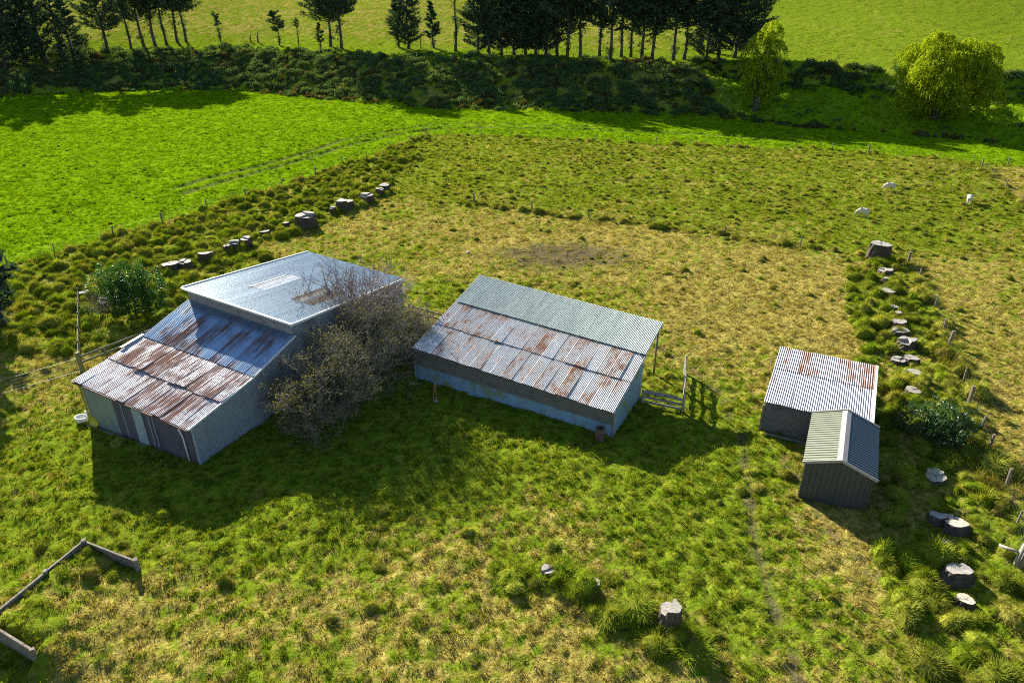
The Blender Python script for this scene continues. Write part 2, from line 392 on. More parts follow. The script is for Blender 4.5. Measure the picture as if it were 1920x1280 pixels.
M_WALLI = mk_metal('grey_wall_iron', (.30, .345, .39), rust=.34, sheetw=.2, metallic=.25, rough=.5, rusta=(.12, .06, .04), rustb=(.2, .11, .07), streak=(1.2, .5))
M_BLUEW = mk_metal('blue_grey_wall_iron', (.25, .37, .44), rust=.10, metallic=.25, rough=.5, streak=(.6, 1.4), dark=(.24, .27, .10))
M_FLAT = mk_metal('flat_galvanised_panel', (.25, .285, .31), rust=.05, metallic=.4, rough=.5)
M_DKP = mk_wood('dark_painted_panel', (.075, .065, .080), (.125, .11, .125), (1, 1, .15), ns=5)
M_PALE = mk_plain('pale_painted_strip', (.34, .38, .40), .6)
M_WHITE = mk_plain('weathered_white_paint', (.72, .72, .70), .5, var=.15)
M_BOARD = mk_wood('grey_weatherboard', (.09, .08, .075), (.19, .175, .165), (1.2, 9, 9), ns=3)
M_BOARD2 = mk_wood('lichened_weatherboard', (.10, .09, .075), (.20, .18, .15), (1.2, 9, 9), ns=3)
M_POST = mk_wood('weathered_post', (.13, .10, .07), (.27, .225, .17), (6, 6, 1), ns=4)
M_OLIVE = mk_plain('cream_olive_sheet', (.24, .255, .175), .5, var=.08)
M_OLIVE_SHADE = mk_plain('shaded_olive_sheet', (.085, .115, .125), .35, var=.10)  # shaded copy of the olive sheet, for the slope turned from the sun
M_GABLE = mk_plain('shade_dark_ribbed_sheet', (.055, .058, .055), .5, var=.10)  # wall colour darkened for the gable's shade, as it faces away from the sun
M_TRIM = mk_plain('taupe_trim', (.36, .33, .30), .5, var=.12)
M_YEL = mk_plain('faded_yellow_paint', (.52, .43, .045), .6, var=.3)
M_RUST = mk_plain('rusted_steel', (.15, .085, .055), .85, var=.5)
M_BLACK = mk_plain('dark_void', (.02, .02, .02), .9)
M_STEEL = mk_plain('galvanised_pipe', (.20, .20, .19), .6, 0)
M_WIRE = mk_plain('fence_wire_steel', (.09, .085, .075), .8, 0)
M_PALEWOOD = mk_wood('silvered_rail', (.20, .185, .16), (.38, .36, .32), (8, 1, 8), ns=3)

# ------------------------------------------------------------------ big barn
def mk_barn():
    x0, y0, a, W_, v1, v2, v3, v4, he, h1, h2, hA, hD, ov, oe, us, k = (-27.251, 37.183, -.446, 9.621, 5.082, 9.076, 8.885, 22.048, 3.484, 4.234, 5.311, 6.317, 4.845, .06, .319, .196, -.084)
    t = thing('barn', 'large iron barn with rusty lean-to roof in front and smooth blue-grey upper roof', 'barn', (x0, y0, 0), a)
    def z(u, h): return h+k*u
    # lean-to roof, three courses of sheets
    mb = MB(); uw = W_+2*ov; ns = 13
    vs = [(-oe, he), (2.30, lerp(he, h1, (2.30+oe)/(v1+oe))), (v1, h1)]
    for ci in range(2):
        (va, ha), (vb, hb) = vs[ci], vs[ci+1]
        for i in range(ns):
            ua = -ov+uw*i/ns-.03; ub = -ov+uw*(i+1)/ns+.03
            e = random.uniform(-.05, .06) if ci else random.uniform(-.05, .03)
            lf = .012*(i % 2)+random.uniform(0, .012)+.03*ci
            sh = random.random()**.8
            if random.random() < .22: sh = 1.15
            if ci == 1 and i in (1, 2, 4, 5): sh = 1.25
            if ci == 0 and i in (0, 2): sh = .05
            ti = random.choice([0, 0, .01, .03, .05])+(.06 if i in (3, 8) and ci else 0)
            corr(mb, (ua, va+e-.06*ci, z(ua, ha)), (ub, va+e-.06*ci, z(ub, ha)), (ua, vb+.06, z(ua, hb)+.004), (ub, vb+.06, z(ub, hb)+.004), uv0=(ua+3.1*random.random(), va+ci*7.3), sh=sh, lift=lf, tilt=ti, rows=3, sag=random.uniform(-.01, .02))
    mb.build('lean_to_roof', M_LEAN, t)
    mb = MB()
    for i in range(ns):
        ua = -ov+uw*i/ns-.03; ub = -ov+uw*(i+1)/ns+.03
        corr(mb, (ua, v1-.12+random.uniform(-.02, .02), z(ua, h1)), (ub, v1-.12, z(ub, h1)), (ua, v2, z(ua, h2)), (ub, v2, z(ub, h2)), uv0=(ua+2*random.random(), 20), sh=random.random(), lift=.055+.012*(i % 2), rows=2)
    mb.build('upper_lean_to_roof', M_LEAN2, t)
    # upper roof
    mb = MB(); ns = 12; uw2 = W_+2*us
    for i in range(ns):
        ua = -us+uw2*i/ns; ub = -us+uw2*(i+1)/ns
        corr(mb, (ua, v3, z(ua, hA)), (ub, v3, z(ub, hA)), (ua, v4, z(ua, hD)), (ub, v4, z(ub, hD)), uv0=(ua*1.0, 40), sh=random.random()*.6, lift=.006*(i % 2), rows=3)
    mb.build('upper_roof', M_BIG, t)
    def onroof(u, v, lift=.0): return Vector((u, v, z(u, lerp(hA, hD, (v-v3)/(v4-v3)))+lift))
    # translucent and brown roof lights
    mb = MB(); corr(mb, onroof(3.0, v3+3.4), onroof(4.15, v3+3.4), onroof(3.0, v3+7.4), onroof(4.15, v3+7.4), lift=.02, sh=.2)
    r1 = mb.build('clear_roof_light', mk_metal('clouded_roof_sheet', (.85, .84, .82), rust=.30, metallic=.0, rough=.35, rusta=(.42, .32, .30), rustb=(.30, .33, .34), streak=(2.5, .6)), t)
    r1['label'] = 'clouded whitish roof light with peeling streaks'
    mb = MB(); mb.bar(onroof(2.86, v3+3.2, .035), onroof(2.86, v3+7.0, .035), .20, .03); mb.build('roof_light_strip', mk_plain('dark_strip', (.07, .10, .11), .7), t)  # solid dark bar laid along the left edge of the clear sheet
    mb = MB(); corr(mb, onroof(6.6, v3+3.4), onroof(8.6, v3+3.4), onroof(6.6, v3+6.9), onroof(8.6, v3+6.9), lift=.02, sh=.2)
    r2 = mb.build('brown_roof_light', mk_metal('browned_roof_sheet', (.14, .105, .06), rust=.3, metallic=.0, rough=.5, rusta=(.10, .07, .035), rustb=(.22, .14, .06)), t)
    r2['label'] = 'brown weathered roof sheet'
    # fascia, barge flashings
    mb = MB(); f0, f1 = Vector((-us, v3-.03, z(-us, hA)-.06)), Vector((W_+us, v3-.03, z(W_+us, hA)-.06))
    mb.bar(f0, f1, .05, .2); mb.bar(f0+Vector((0, -.06, .09)), f1+Vector((0, -.06, .09)), .16, .05)
    mb.build('fascia', M_WHITE, t)
    for u in (-us-.02, W_+us+.02):
        mb = MB(); mb.bar((u, v3, z(u, hA)), (u, v4, z(u, hD)), .08, .16)
        mb.build('barge_flashing', M_WHITE, t)
    mb = MB(); u = W_+ov+.02
    mb.bar((u, -oe, z(u, he)), (u, v1, z(u, h1)), .07, .12); mb.bar((u, v1, z(u, h1)+.03), (u, v2, z(u, h2)+.03), .07, .12)
    mb.build('lean_to_flashing', M_WHITE, t)
    mb = MB()
    mb.bar((-ov-.1, 3.3, z(0, he)+.66), (-ov-.1, v1, z(0, h1)+.1), .22, .03)
    mb.build('lean_to_flashing', M_WHITE, t)
    # side walls and back wall
    prof = pl([0, v1, v2-.01, v2, v4-.15], [he-.02, h1-.05, h2-.08, hA-.1, hD-.06])
    mb = MB(); D = v4-.15
    corr_wall(mb, (W_, 0, 0), (W_, D, 0), lambda s: prof(s*D)+k*W_)
    mb.build('side_wall', M_WALLI, t)
    mb = MB(); corr_wall(mb, (0, D, 0), (0, 0, 0), lambda s: prof((1-s)*D)); mb.build('side_wall', M_WALLI, t)
    mb = MB(); corr_wall(mb, (W_, D, 0), (0, D, 0), lambda s: z(W_*(1-s), hD)-.06); mb.build('back_wall', M_WALLI, t)
    # clerestory wall over the lean-to
    mb = MB(); mb.add([(0.02, v2, z(0, h2)-.2), (W_-.02, v2, z(W_, h2)-.2), (W_-.02, v2, z(W_, hA)-.09), (.02, v2, z(0, hA)-.09)], [(0, 1, 2, 3)])
    mb.build('clerestory_wall', mk_wood('weathered_fascia_boards', (.20, .19, .18), (.34, .33, .32), (2, 1, 8), ns=2), t)
    # front wall: galvanised sheet, dark boards, pale strips
    mb = MB(); us_ = [0, .04, .21, .235, .30, .32]
    def panel(ua, ub, y, mat, name, zb=-.3):
        m = MB(); m.add([(ua, y, zb), (ub, y, zb), (ub, y, z(ub, he)-.06), (ua, y, z(ua, he)-.06)], [(0, 1, 2, 3)], [(ua, 0), (ub, 0), (ub, 3), (ua, 3)])
        return m.build(name, mat, t)
    panel(0, 2.75, 0, M_FLAT, 'front_panel'); panel(2.75, W_, .0, M_DKP, 'front_panel')
    panel(4.45, 5.35, -.035, M_PALE, 'front_door')
    for u in (3.55, 5.9, 6.25):
        m = MB(); m.box((u, -.03, 1.35), (.05, .04, 3.2+2*k*u)); m.build('cover_strip', M_PALE, t)
    m = MB(); m.tube([(W_-.95, -.22, z(W_, he)-.12), (W_-.9, -.08, z(W_, he)-.9), (W_-.85, -.06, -.1)], .05, 8); m.build('downpipe', M_WHITE, t, True)
    m = MB(); m.box((W_+.0, -.04, z(W_, he)/2-.1), (.1, .06, z(W_, he))); m.build('corner_flashing', M_PALE, t)
    m = MB(); m.bar((-.05, -oe-.04, z(0, he)-.05), (W_+.05, -oe-.04, z(W_, he)-.05), .10, .09); m.build('gutter', M_RUST, t)
    m = MB(); m.box((-.05, -.06, 1.6), (.13, .1, 3.5)); m.build('corner_post', M_YEL, t)
    m = MB(); m.box((2.4, -.15, .02), (5.5, .12, .14), None, .02); m.build('bottom_plate', M_POST, t)
    return t
barn = mk_barn()

# ------------------------------------------------------------------ middle shed
def mk_mid():
    x0, y0, a, W_, v1, v2, he, h1, h2, k = (-7.1, 43.324, -.501, 15.354, 5.874, 9.408, 2.565, 3.889, 4.789, -.05)
    t = thing('implement_shed', 'long open-fronted shed with rust-patched iron roof between barn and small sheds', 'shed', (x0, y0, 0), a)
    z = lambda u, h: h+k*u
    mb = MB(); ns = 19; vm = 2.95; hm = lerp(he, h1, (vm)/(v1))
    for ci, (va, ha, vb, hb) in enumerate([(-.10, he-.02, vm+.08, hm+.02), (vm-.05, hm-.012, v1+.05, h1+.01)]):
        for i in range(ns):
            ua = W_*i/ns-.03; ub = W_*(i+1)/ns+.03
            sh = random.random()
            if i % 3 == 1 and random.random() < .6: sh = 1.1
            if i == 14 and ci == 0: sh = 1.4
            if i in (7, 15) : sh = 0
            ti = (.07 if i in (6, 14) else random.choice([0, .01, .02, .03]))
            corr(mb, (ua, va+random.uniform(-.05, .04), z(ua, ha)), (ub, va+random.uniform(-.04, .04), z(ub, ha)), (ua, vb, z(ua, hb)), (ub, vb, z(ub, hb)), period=.108, uv0=(ua+5*random.random(), va+ci*5.7), sh=sh, lift=.012*(i % 2)+.028*ci+random.uniform(0, .01), tilt=ti, rows=3, sag=random.uniform(-.01, .015))
    mb.build('rusty_roof', M_MIDR, t)
    mb = MB(); ns = 20
    for i in range(ns):
        ua = W_*i/ns; ub = W_*(i+1)/ns
        corr(mb, (ua, v1-.12, z(ua, h1)), (ub, v1-.12, z(ub, h1)), (ua, v2, z(ua, h2)), (ub, v2, z(ub, h2)), period=.108, uv0=(ua, 30), sh=.5*random.random(), lift=.085+(.006 if i % 2 else 0), rows=2)
    o = mb.build('smooth_roof', M_GALV, t); o['label'] = 'clean grey corrugated roof half'
    # rear wall (towards us): boards above, iron below
    mb = MB(); nb = 7
    for i in range(nb):
        f0, f1 = i/nb, (i+1)/nb
        q = lambda u, f: lerp(1.25+k*u*.55, z(u, he)-.03, f)
        mb.add([(0, -.03, q(0, f0)), (W_, -.03, q(W_, f0)), (W_, .0, q(W_, f1)), (0, .0, q(0, f1)), (0, .0, q(0, f0)), (W_, .0, q(W_, f0))], [(0, 1, 2, 3), (0, 4, 5, 1)])
    mb.build('weatherboard_wall', M_BOARD2, t)
    mb = MB(); nh = 12
    for i in range(6):
        ua, ub = W_*i/6, W_*(i+1)/6
        corr(mb, (ua, .02, -.3), (ua, .02, 1.27+k*ua*.55), (ub, .02, -.3), (ub, .02, 1.27+k*ub*.55), period=.10, amp=.02, uv0=(ua, 0), sh=random.random()*.5, lift=-.01*(i % 2), rows=1)
    mb.build('iron_wall', M_BLUEW, t)
    top = pl([0, v1, v2], [he-.05, h1-.07, h2-.08])
    for u in (W_, 0):
        mb = MB(); A, B = ((u, 0, 0), (u, 5.35, 0))
        if u == 0: A, B = B, A
        corr_wall(mb, A, B, lambda s, u=u: top((s if u else 1-s)*5.35)+k*u-.02); mb.build('end_wall', M_BLUEW if u else M_WALLI, t)
    m = MB(); m.add([(0, 5.3, -.2), (W_, 5.3, -.2), (W_, 5.3, z(W_, h1)-.25), (0, 5.3, z(0, h1)-.25)], [(0, 1, 2, 3)]); m.build('inner_wall', M_BOARD, t)
    m = MB()
    m.box((W_+.0, -.02, z(W_, he)/2-.1), (.07, .07, z(W_, he))); m.bar((0, -.13, z(0, he)-.09), (W_, -.13, z(W_, he)-.09), .03, .06)
    m.build('edge_board', M_POST, t)
    for u in (W_-.25, W_*.75, W_*.5, W_*.25, .25):
        m = MB(); m.tube([(u, v2-.4, -.3), (u+.02, v2-.4, z(u, h2)-.1)], [.085, .07], 8); m.build('post', M_POST, t, True)
    m = MB(); m.bar((0, v2-.4, z(0, h2)-.13), (W_, v2-.4, z(W_, h2)-.13), .08, .18)
    for i in range(9):
        u = .15+(W_-.3)*i/8; m.bar((u, 5.35, z(u, h1)-.13), (u, v2-.05, z(u, h2)-.06), .05, .12)
    m.build('roof_frame', M_POST, t)
    return t
midshed = mk_mid()

# ------------------------------------------------------------------ old boarded shed
def mk_old():
    x0, y0, a, W_, v2, he, h2, k = (16.001, 36.648, -.463, 5.924, 6.799, 2.225, 2.891, -.009)
    t = thing('boarded_shed', 'small weatherboard shed with white streaked iron roof behind the ribbed garden shed', 'shed', (x0, y0, 0), a)
    z = lambda u, h: h+k*u
    mb = MB(); ns = 8; vm = 3.9; hm = lerp(he, h2, (vm+.1)/(v2+.1))
    for ci, (va, ha, vb, hb) in enumerate([(-.14, he, vm+.1, hm+.01), (vm, hm, v2, h2)]):
        for i in range(ns):
            ua = -.1+(W_+.2)*i/ns; ub = -.1+(W_+.2)*(i+1)/ns+.02
            corr(mb, (ua, va+random.uniform(-.03, .03), z(ua, ha)), (ub, va+random.uniform(-.03, .03), z(ub, ha)), (ua, vb, z(ua, hb)), (ub, vb, z(ub, hb)), period=.125, amp=.026, uv0=(ua+4*random.random(), ci*5.1), sh=random.random() if ci else random.random()*.35, lift=.008*(i % 2)+.03*ci, tilt=random.choice([0, 0, .02]), rows=2)
    mb.build('roof', M_OLDR, t)
    m = MB(); u = W_+.13; m.bar((u, -.1, z(u, he)+.03), (u, v2, z(u, h2)+.03), .16, .05, .01); m.build('barge_flashing', M_WHITE, t)
    def boards(A, B, top, name, n=11):
        A, B = Vector(A), Vector(B); d = (B-A).normalized(); nr = Vector((d.y, -d.x, 0)); mb = MB()
        for i in range(n):
            f0, f1 = i/n, (i+1)/n
            za0, za1 = lerp(-.2, top(0), f0), lerp(-.2, top(0), f1); zb0, zb1 = lerp(-.2, top(1), f0), lerp(-.2, top(1), f1)
            o = nr*.03
            mb.add([A+o+Vector((0, 0, za0)), B+o+Vector((0, 0, zb0)), B+Vector((0, 0, zb1)), A+Vector((0, 0, za1)), A+Vector((0, 0, za0)), B+Vector((0, 0, zb0))], [(0, 1, 2, 3), (0, 4, 5, 1)])
        mb.build(name, M_BOARD, t)
    boards((0, 0, 0), (W_, 0, 0), lambda s: z(s*W_, he)-.05, 'front_wall'); boards((W_, 0, 0), (W_, v2-.1, 0), lambda s: lerp(he, h2, s)-.1, 'side_wall')
    boards((0, v2-.1, 0), (0, 0, 0), lambda s: lerp(h2, he, s)-.05, 'side_wall'); boards((W_, v2-.1, 0), (0, v2-.1, 0), lambda s: h2-.1, 'back_wall')
    m = MB(); m.bar((.3, -.35, .08), (3.0, -.4, .10), .10, .12); m.build('bottom_plate', M_STEEL, t)
    m = MB(); m.box((-.06, .0, .9), (.12, .12, 2.0)); m.build('corner_post', M_POST, t)
    return t
oldshed = mk_old()

# ------------------------------------------------------------------ ribbed garden shed
def mk_gs():
    x0, y0, a, W_, L, he, hr, o, ov = (16.056, 30.168, -.460, 3.279, 5.40, 2.309, 2.992, .214, .02)
    t = thing('garden_shed', 'small gabled ribbed-metal garden shed, cream on its sunlit roof slope, other slope and gable end coloured as shaded', 'shed', (x0, y0, 0), a)
    for side, mat in ((0, M_OLIVE), (1, M_OLIVE)):
        ue = -o if side == 0 else W_+o; ur = W_/2
        mb = MB()
        if side == 0: corr(mb, (ue, L+ov, he), (ue, -ov, he), (ur, L+ov, hr), (ur, -ov, hr), period=.245, amp=.022, prof='trap', res=12, rows=1)
        else: corr(mb, (ue, -ov, he), (ue, L+ov, he), (ur, -ov, hr), (ur, L+ov, hr), period=.245, amp=.022, prof='trap', res=12, rows=1)
        mb.build('roof', M_OLIVE if side == 0 else M_OLIVE_SHADE, t)
    m = MB(); n0 = Vector((he-hr, 0, W_/2+o)).normalized()
    for sgn in (-1, 1):
        d = Vector((sgn*(W_/2+o), 0, he-hr)).normalized()
        c = Vector((W_/2, 0, hr+.04))
        m.add([c+Vector((0, -ov-.04, 0)), c+Vector((0, L+ov+.04, 0)), c+d*.26+Vector((0, L+ov+.04, 0)), c+d*.26+Vector((0, -ov-.04, 0)), c+d*.26+Vector((0, -ov-.04, -.05)), c+d*.26+Vector((0, L+ov+.04, -.05))], [(0, 1, 2, 3), (3, 2, 5, 4)])
    m.build('ridge_cap', M_TRIM, t)
    for y in (-ov-.05, L+ov+.05):
        for ue in (-o, W_+o):
            m = MB(); m.bar((ue, y, he+.0), (W_/2, y, hr+.01), .06, .16); m.build('barge_board', M_TRIM, t)
    gh = lambda s: (he+.08) + (hr-he-.10)*(1-abs(s-.5)*2)-.12
    mb = MB(); corr_wall(mb, (0, 0, 0), (W_, 0, 0), gh, None, .27, .025, 12, prof='trap'); mb.build('gable_wall', M_GABLE, t)
    mb = MB(); corr_wall(mb, (W_, L, 0), (0, L, 0), gh, None, .27, .025, 12, prof='trap'); mb.build('gable_wall', M_GABLE, t)
    mb = MB(); corr_wall(mb, (W_, 0, 0), (W_, L, 0), lambda s: he+.03, None, .27, .025, 12, prof='trap'); mb.build('side_wall', M_GABLE, t)
    mb = MB(); corr_wall(mb, (0, L, 0), (0, 0, 0), lambda s: he+.03, None, .27, .025, 12, prof='trap'); mb.build('side_wall', M_GABLE, t)
    for u in (0, W_):
        m = MB(); m.box((u, 0, he/2-.1), (.09, .09, he+.1)); m.build('corner_trim', M_GABLE, t)
    return t
gshed = mk_gs()

# ------------------------------------------------------------------ ground sheet
def micro(x, y, z):
    rough = np.where(z['tl'] | z['tr'] | z['tf'], .20, np.where(z['mid'], .14, np.where(z['lush'], .15, .17)))
    rough = np.where(z['bank'], .6, rough); rough = np.where(z['hill'], .22, rough)
    n = (fbm(x*1.9, y*2.3, 21, 3)-.5)*rough*2.0+(fbm(x*.35, y*.35, 52, 2)-.5)*rough*.9
    n = n+np.where(z['bank'], (fbm(x*.22, y*.22, 53, 3)-.5)*2.2, 0)
    n = n+.32*np.exp(-(z['tfd']/.75)**2)*(.6+.8*vn(x*.9, y*.9, 5))
    n = n-.22*z['rut']-.06*z['path']
    return n
def mk_ground_mesh():
    ys = [4.0]
    while ys[-1] < 560: ys.append(ys[-1]+.0062*(ys[-1]+24))
    ys = np.array(ys); s = np.linspace(-1, 1, 480); s = s*(.72+.28*s*s)
    X = np.outer(ys*.98+26, s); Y = np.repeat(ys[:, None], len(s), 1)
    x, y = X.ravel(), Y.ravel(); z = zones(x, y)
    h = macro(x, y)+micro(x, y, z)
    me = bpy.data.meshes.new('ground'); nr, nc = X.shape
    co = np.stack([x, y, h], 1).astype(np.float32)
    me.vertices.add(len(x)); me.vertices.foreach_set('co', co.ravel())
    i = np.arange((nr-1)*nc).reshape(nr-1, nc)[:, :-1].ravel()
    q = np.stack([i, i+1, i+nc+1, i+nc], 1).astype(np.int32)
    me.loops.add(q.size); me.loops.foreach_set('vertex_index', q.ravel())
    me.polygons.add(len(q)); me.polygons.foreach_set('loop_start', np.arange(0, q.size, 4, dtype=np.int32)); me.polygons.foreach_set('loop_total', np.full(len(q), 4, np.int32))
    me.polygons.foreach_set('use_smooth', np.ones(len(q), bool))
    me.update(calc_edges=True)
    bare = np.clip(np.maximum(np.maximum(z['bare']*.85, z['path']*.75), z['rut']*.55), 0, 1)
    for nm, v in (('dry', z['dry']), ('lush', z['lushv']), ('bare', bare)):
        a = me.attributes.new(nm, 'FLOAT', 'POINT'); a.data.foreach_set('value', v.astype(np.float32))
    o = link_mesh('ground', me, M_GROUND); o['kind'] = 'structure'; return o
ground = mk_ground_mesh()
def HZ(x, y):
    x = np.atleast_1d(np.asarray(x, float)); y = np.atleast_1d(np.asarray(y, float)); z = zones(x, y)
    return macro(x, y)+micro(x, y, z)
def hz(x, y): return float(HZ(x, y)[0])

# ------------------------------------------------------------------ instanced cover (uncountable: stuff)
PROTO = bpy.data.collections.new('prototypes')          # not linked to the scene: only a source of instances
def raw_mesh(name, V, F, mat):
    me = bpy.data.meshes.new(name); me.from_pydata(np.asarray(V).tolist(), [], [list(map(int, f)) for f in F]); me.materials.append(mat); me.update(); return me
def proto_set(name, meshes):
    c = bpy.data.collections.new(name)
    for i, me in enumerate(meshes):
        o = bpy.data.objects.new('%s_%02d' % (name, i), me); c.objects.link(o)
    return c
def scatter(name, coll, P, rot, scl, idx, attrs, kind='stuff', label=None, cat=None):
    me = bpy.data.meshes.new(name); n = len(P)
    me.vertices.add(n); me.vertices.foreach_set('co', np.asarray(P, np.float32).ravel())
    def put(nm, t, v, key='value'):
        a = me.attributes.new(nm, t, 'POINT'); a.data.foreach_set(key, np.ascontiguousarray(v).ravel())
    put('rot', 'FLOAT_VECTOR', np.asarray(rot, np.float32), 'vector'); put('scl', 'FLOAT_VECTOR', np.asarray(scl, np.float32), 'vector')
    put('pick', 'INT', np.asarray(idx, np.int32))
    for k, v in attrs.items(): put(k, 'FLOAT', np.asarray(v, np.float32))
    o = link_mesh(name, me, None)
    ng = bpy.data.node_groups.new(name, 'GeometryNodeTree')
    ng.interface.new_socket('Geometry', in_out='INPUT', socket_type='NodeSocketGeometry')
    ng.interface.new_socket('Geometry', in_out='OUTPUT', socket_type='NodeSocketGeometry')
    gi = ng.nodes.new('NodeGroupInput'); go = ng.nodes.new('NodeGroupOutput')
    ci = ng.nodes.new('GeometryNodeCollectionInfo'); ci.inputs['Collection'].default_value = coll
    ci.inputs['Separate Children'].default_value = True; ci.inputs['Reset Children'].default_value = True
    ip = ng.nodes.new('GeometryNodeInstanceOnPoints'); ip.inputs['Pick Instance'].default_value = True
    def na(nm, dt):
        a = ng.nodes.new('GeometryNodeInputNamedAttribute'); a.data_type = dt; a.inputs['Name'].default_value = nm; return a.outputs['Attribute']
    ng.links.new(gi.outputs[0], ip.inputs['Points']); ng.links.new(ci.outputs[0], ip.inputs['Instance'])
    ng.links.new(na('pick', 'INT'), ip.inputs['Instance Index'])
    er = ng.nodes.new('FunctionNodeEulerToRotation'); ng.links.new(na('rot', 'FLOAT_VECTOR'), er.inputs[0]); ng.links.new(er.outputs[0], ip.inputs['Rotation'])
    ng.links.new(na('scl', 'FLOAT_VECTOR'), ip.inputs['Scale'])
    ng.links.new(ip.outputs[0], go.inputs[0])
    md = o.modifiers.new('cover', 'NODES'); md.node_group = ng
    o['kind'] = kind
    if label: o['label'] = label
    if cat: o['category'] = cat
    return o
def blades(n, rad, hmin, hmax, wid, lean, rng, seg=2, droop=.5, dome=None):
    """a clump of curved grass blades"""
    V = []; F = []
    for _ in range(n):
        r = rad*math.sqrt(rng.random()); th = rng.random()*2*pi
        bx, by = r*math.cos(th), r*math.sin(th)
        bz = dome*(1-(r/rad)**2) if dome else -.02
        h = hmin+(hmax-hmin)*rng.random(); az = th+rng.normal(0, .8) if dome is None else th+rng.normal(0, .35)
        ln = lean*(.3+rng.random())*((.25+r/rad) if dome else 1); L = h
        dx, dy = math.cos(az), math.sin(az); w = wid*(.6+.8*rng.random()); px_, py_ = -dy*w/2, dx*w/2
        b = len(V); ang = .25*ln
        x, y, zz = bx, by, bz
        for k in range(seg+1):
            ww = 1-.85*(k/seg)**1.5
            V.append((x-px_*ww, y-py_*ww, zz)); V.append((x+px_*ww, y+py_*ww, zz))
            ang = min(ln*(.3+droop*2*(k+1)/seg), 2.5)
            x += dx*math.sin(ang)*L/seg; y += dy*math.sin(ang)*L/seg; zz += math.cos(ang)*L/seg
        for k in range(seg): a = b+2*k; F.append((a, a+1, a+3, a+2))
    return V, F
def build_tufts():
    rng = np.random.default_rng(3); ms = []
    for i in range(5): ms.append(raw_mesh('tuft', *blades(26, .13, .06, .15, .022, .9, rng), M_GRASS))
    for i in range(3): ms.append(raw_mesh('flat_tuft', *blades(26, .15, .07, .17, .024, 1.7, rng), M_GRASS))
    return proto_set('grass_tufts', ms)
TUFTS = build_tufts()
def rand_in(y0, y1, dens, rng, grow=.80, off=9, ang=None):
    A = 0.5*((y0*grow+off)+(y1*grow+off))*2*(y1-y0); n = int(A*dens*1.25)
    y = y0+(y1-y0)*rng.random(n); hw = y*grow+off; x = (2*rng.random(n)-1)*(y1*grow+off); m = np.abs(x) < hw
    return x[m], y[m]
def mk_grass_cover():
    rng = np.random.default_rng(5); X = []; Y = []; K = []
    for (y0, y1, d, k) in ((13, 34, 34, 1.0), (34, 60, 19, 1.2), (60, 100, 8, 1.7), (100, 150, 3.4, 2.4), (150, 215, 1.5, 3.3)):
        x, y = rand_in(y0, y1, d, rng); X.append(x); Y.append(y); K.append(np.full(len(x), k))
    x = np.concatenate(X); y = np.concatenate(Y); k = np.concatenate(K)
    z = zones(x, y)
    bare = np.maximum(z['bare'], z['path']*1.1)
    keep = (rng.random(len(x)) > bare*.7) & (rng.random(len(x)) > z['rut']*1.1) & ~((z['tl'] | z['tr']) & (rng.random(len(x)) < .35)) & ~z['hill'] & (rng.random(len(x)) > z['bank']*.55)
    clump = .6*fbm(x*4.2, y*4.8, 71, 3)+.4*z['n']
    keep &= ~((clump < .46) & ~z['lush'] & (rng.random(len(x)) < .72))
    x, y, k, clump = x[keep], y[keep], k[keep], clump[keep]; z = {a: b[keep] for a, b in z.items()}
    h = macro(x, y)+micro(x, y, z)
    hs = .22+1.9*sst(.41, .62, clump)
    hs = hs*np.where(z['lush'], .85, 1.0)*np.where(z['mid'], 1.15, 1.0)*np.where(z['dry'] > .5, .85, 1.0)
    hs = hs*(1-.7*z['rut'])*np.where(z['bank'], 1.6, 1)*(1-.5*z['path'])
    hs = hs*(.75+.5*rng.random(len(x)))
    wsc = k*(.8+.5*rng.random(len(x)))
    n = len(x); rot = np.stack([rng.normal(0, .12, n), rng.normal(0, .12, n), rng.random(n)*2*pi], 1)
    dryp = np.clip(z['dry']+rng.normal(0, .26, n), 0, 1)*(1-z['lushv'])
    pick = np.where(dryp > .55, rng.integers(5, 8, n), rng.integers(0, 5, n))
    return scatter('grass', TUFTS, np.stack([x, y, h-.01], 1), rot, np.stack([wsc, wsc, k**.55*hs], 1), pick, {'dry': dryp, 'lush': z['lushv']}, label='short pasture grass, green mixed with straw', cat='grass')
grass = mk_grass_cover()
def mk_hill_grass():
    rng = np.random.default_rng(6); x, y = rand_in(185, 420, .42, rng, .82, 10)
    z = zones(x, y); m = z['hill']; x, y = x[m], y[m]; z = {a: b[m] for a, b in z.items()}
    h = macro(x, y)+micro(x, y, z); n = len(x)
    near = 1-sst(2, 34, (y-np.interp(x, BX, BY))*.95-27.5)
    row = .5+.5*np.sin((x*.8+y*.6)*1.7); 
    hs = (.5+1.2*sst(.4, .7, fbm(x*.8, y*.5, 33, 3)))*(1+.8*near)*np.where(z['hillr'] > .5, .8, 1)
    s = 2.6*(.7+.6*rng.random(n))
    lush = np.clip(.55*near+(.10+.30*z['hillr']), 0, 1)*(.6+.4*rng.random(n))
    dry = np.clip((.62-.75*z['hillr']-.5*near)+rng.normal(0, .22, n), 0, 1)
    rot = np.stack([np.zeros(n), np.zeros(n), rng.random(n)*2*pi], 1)
    return scatter('hill_grass', TUFTS, np.stack([x, y, h-.02], 1), rot, np.stack([s, s, 2.2*hs], 1), rng.integers(0, 8, n), {'dry': dry, 'lush': lush}, label='rank grass on the rising field beyond the trees', cat='grass')
hillgrass = mk_hill_grass()
M_TUSS = mk_grass('tussock_blades', .28)
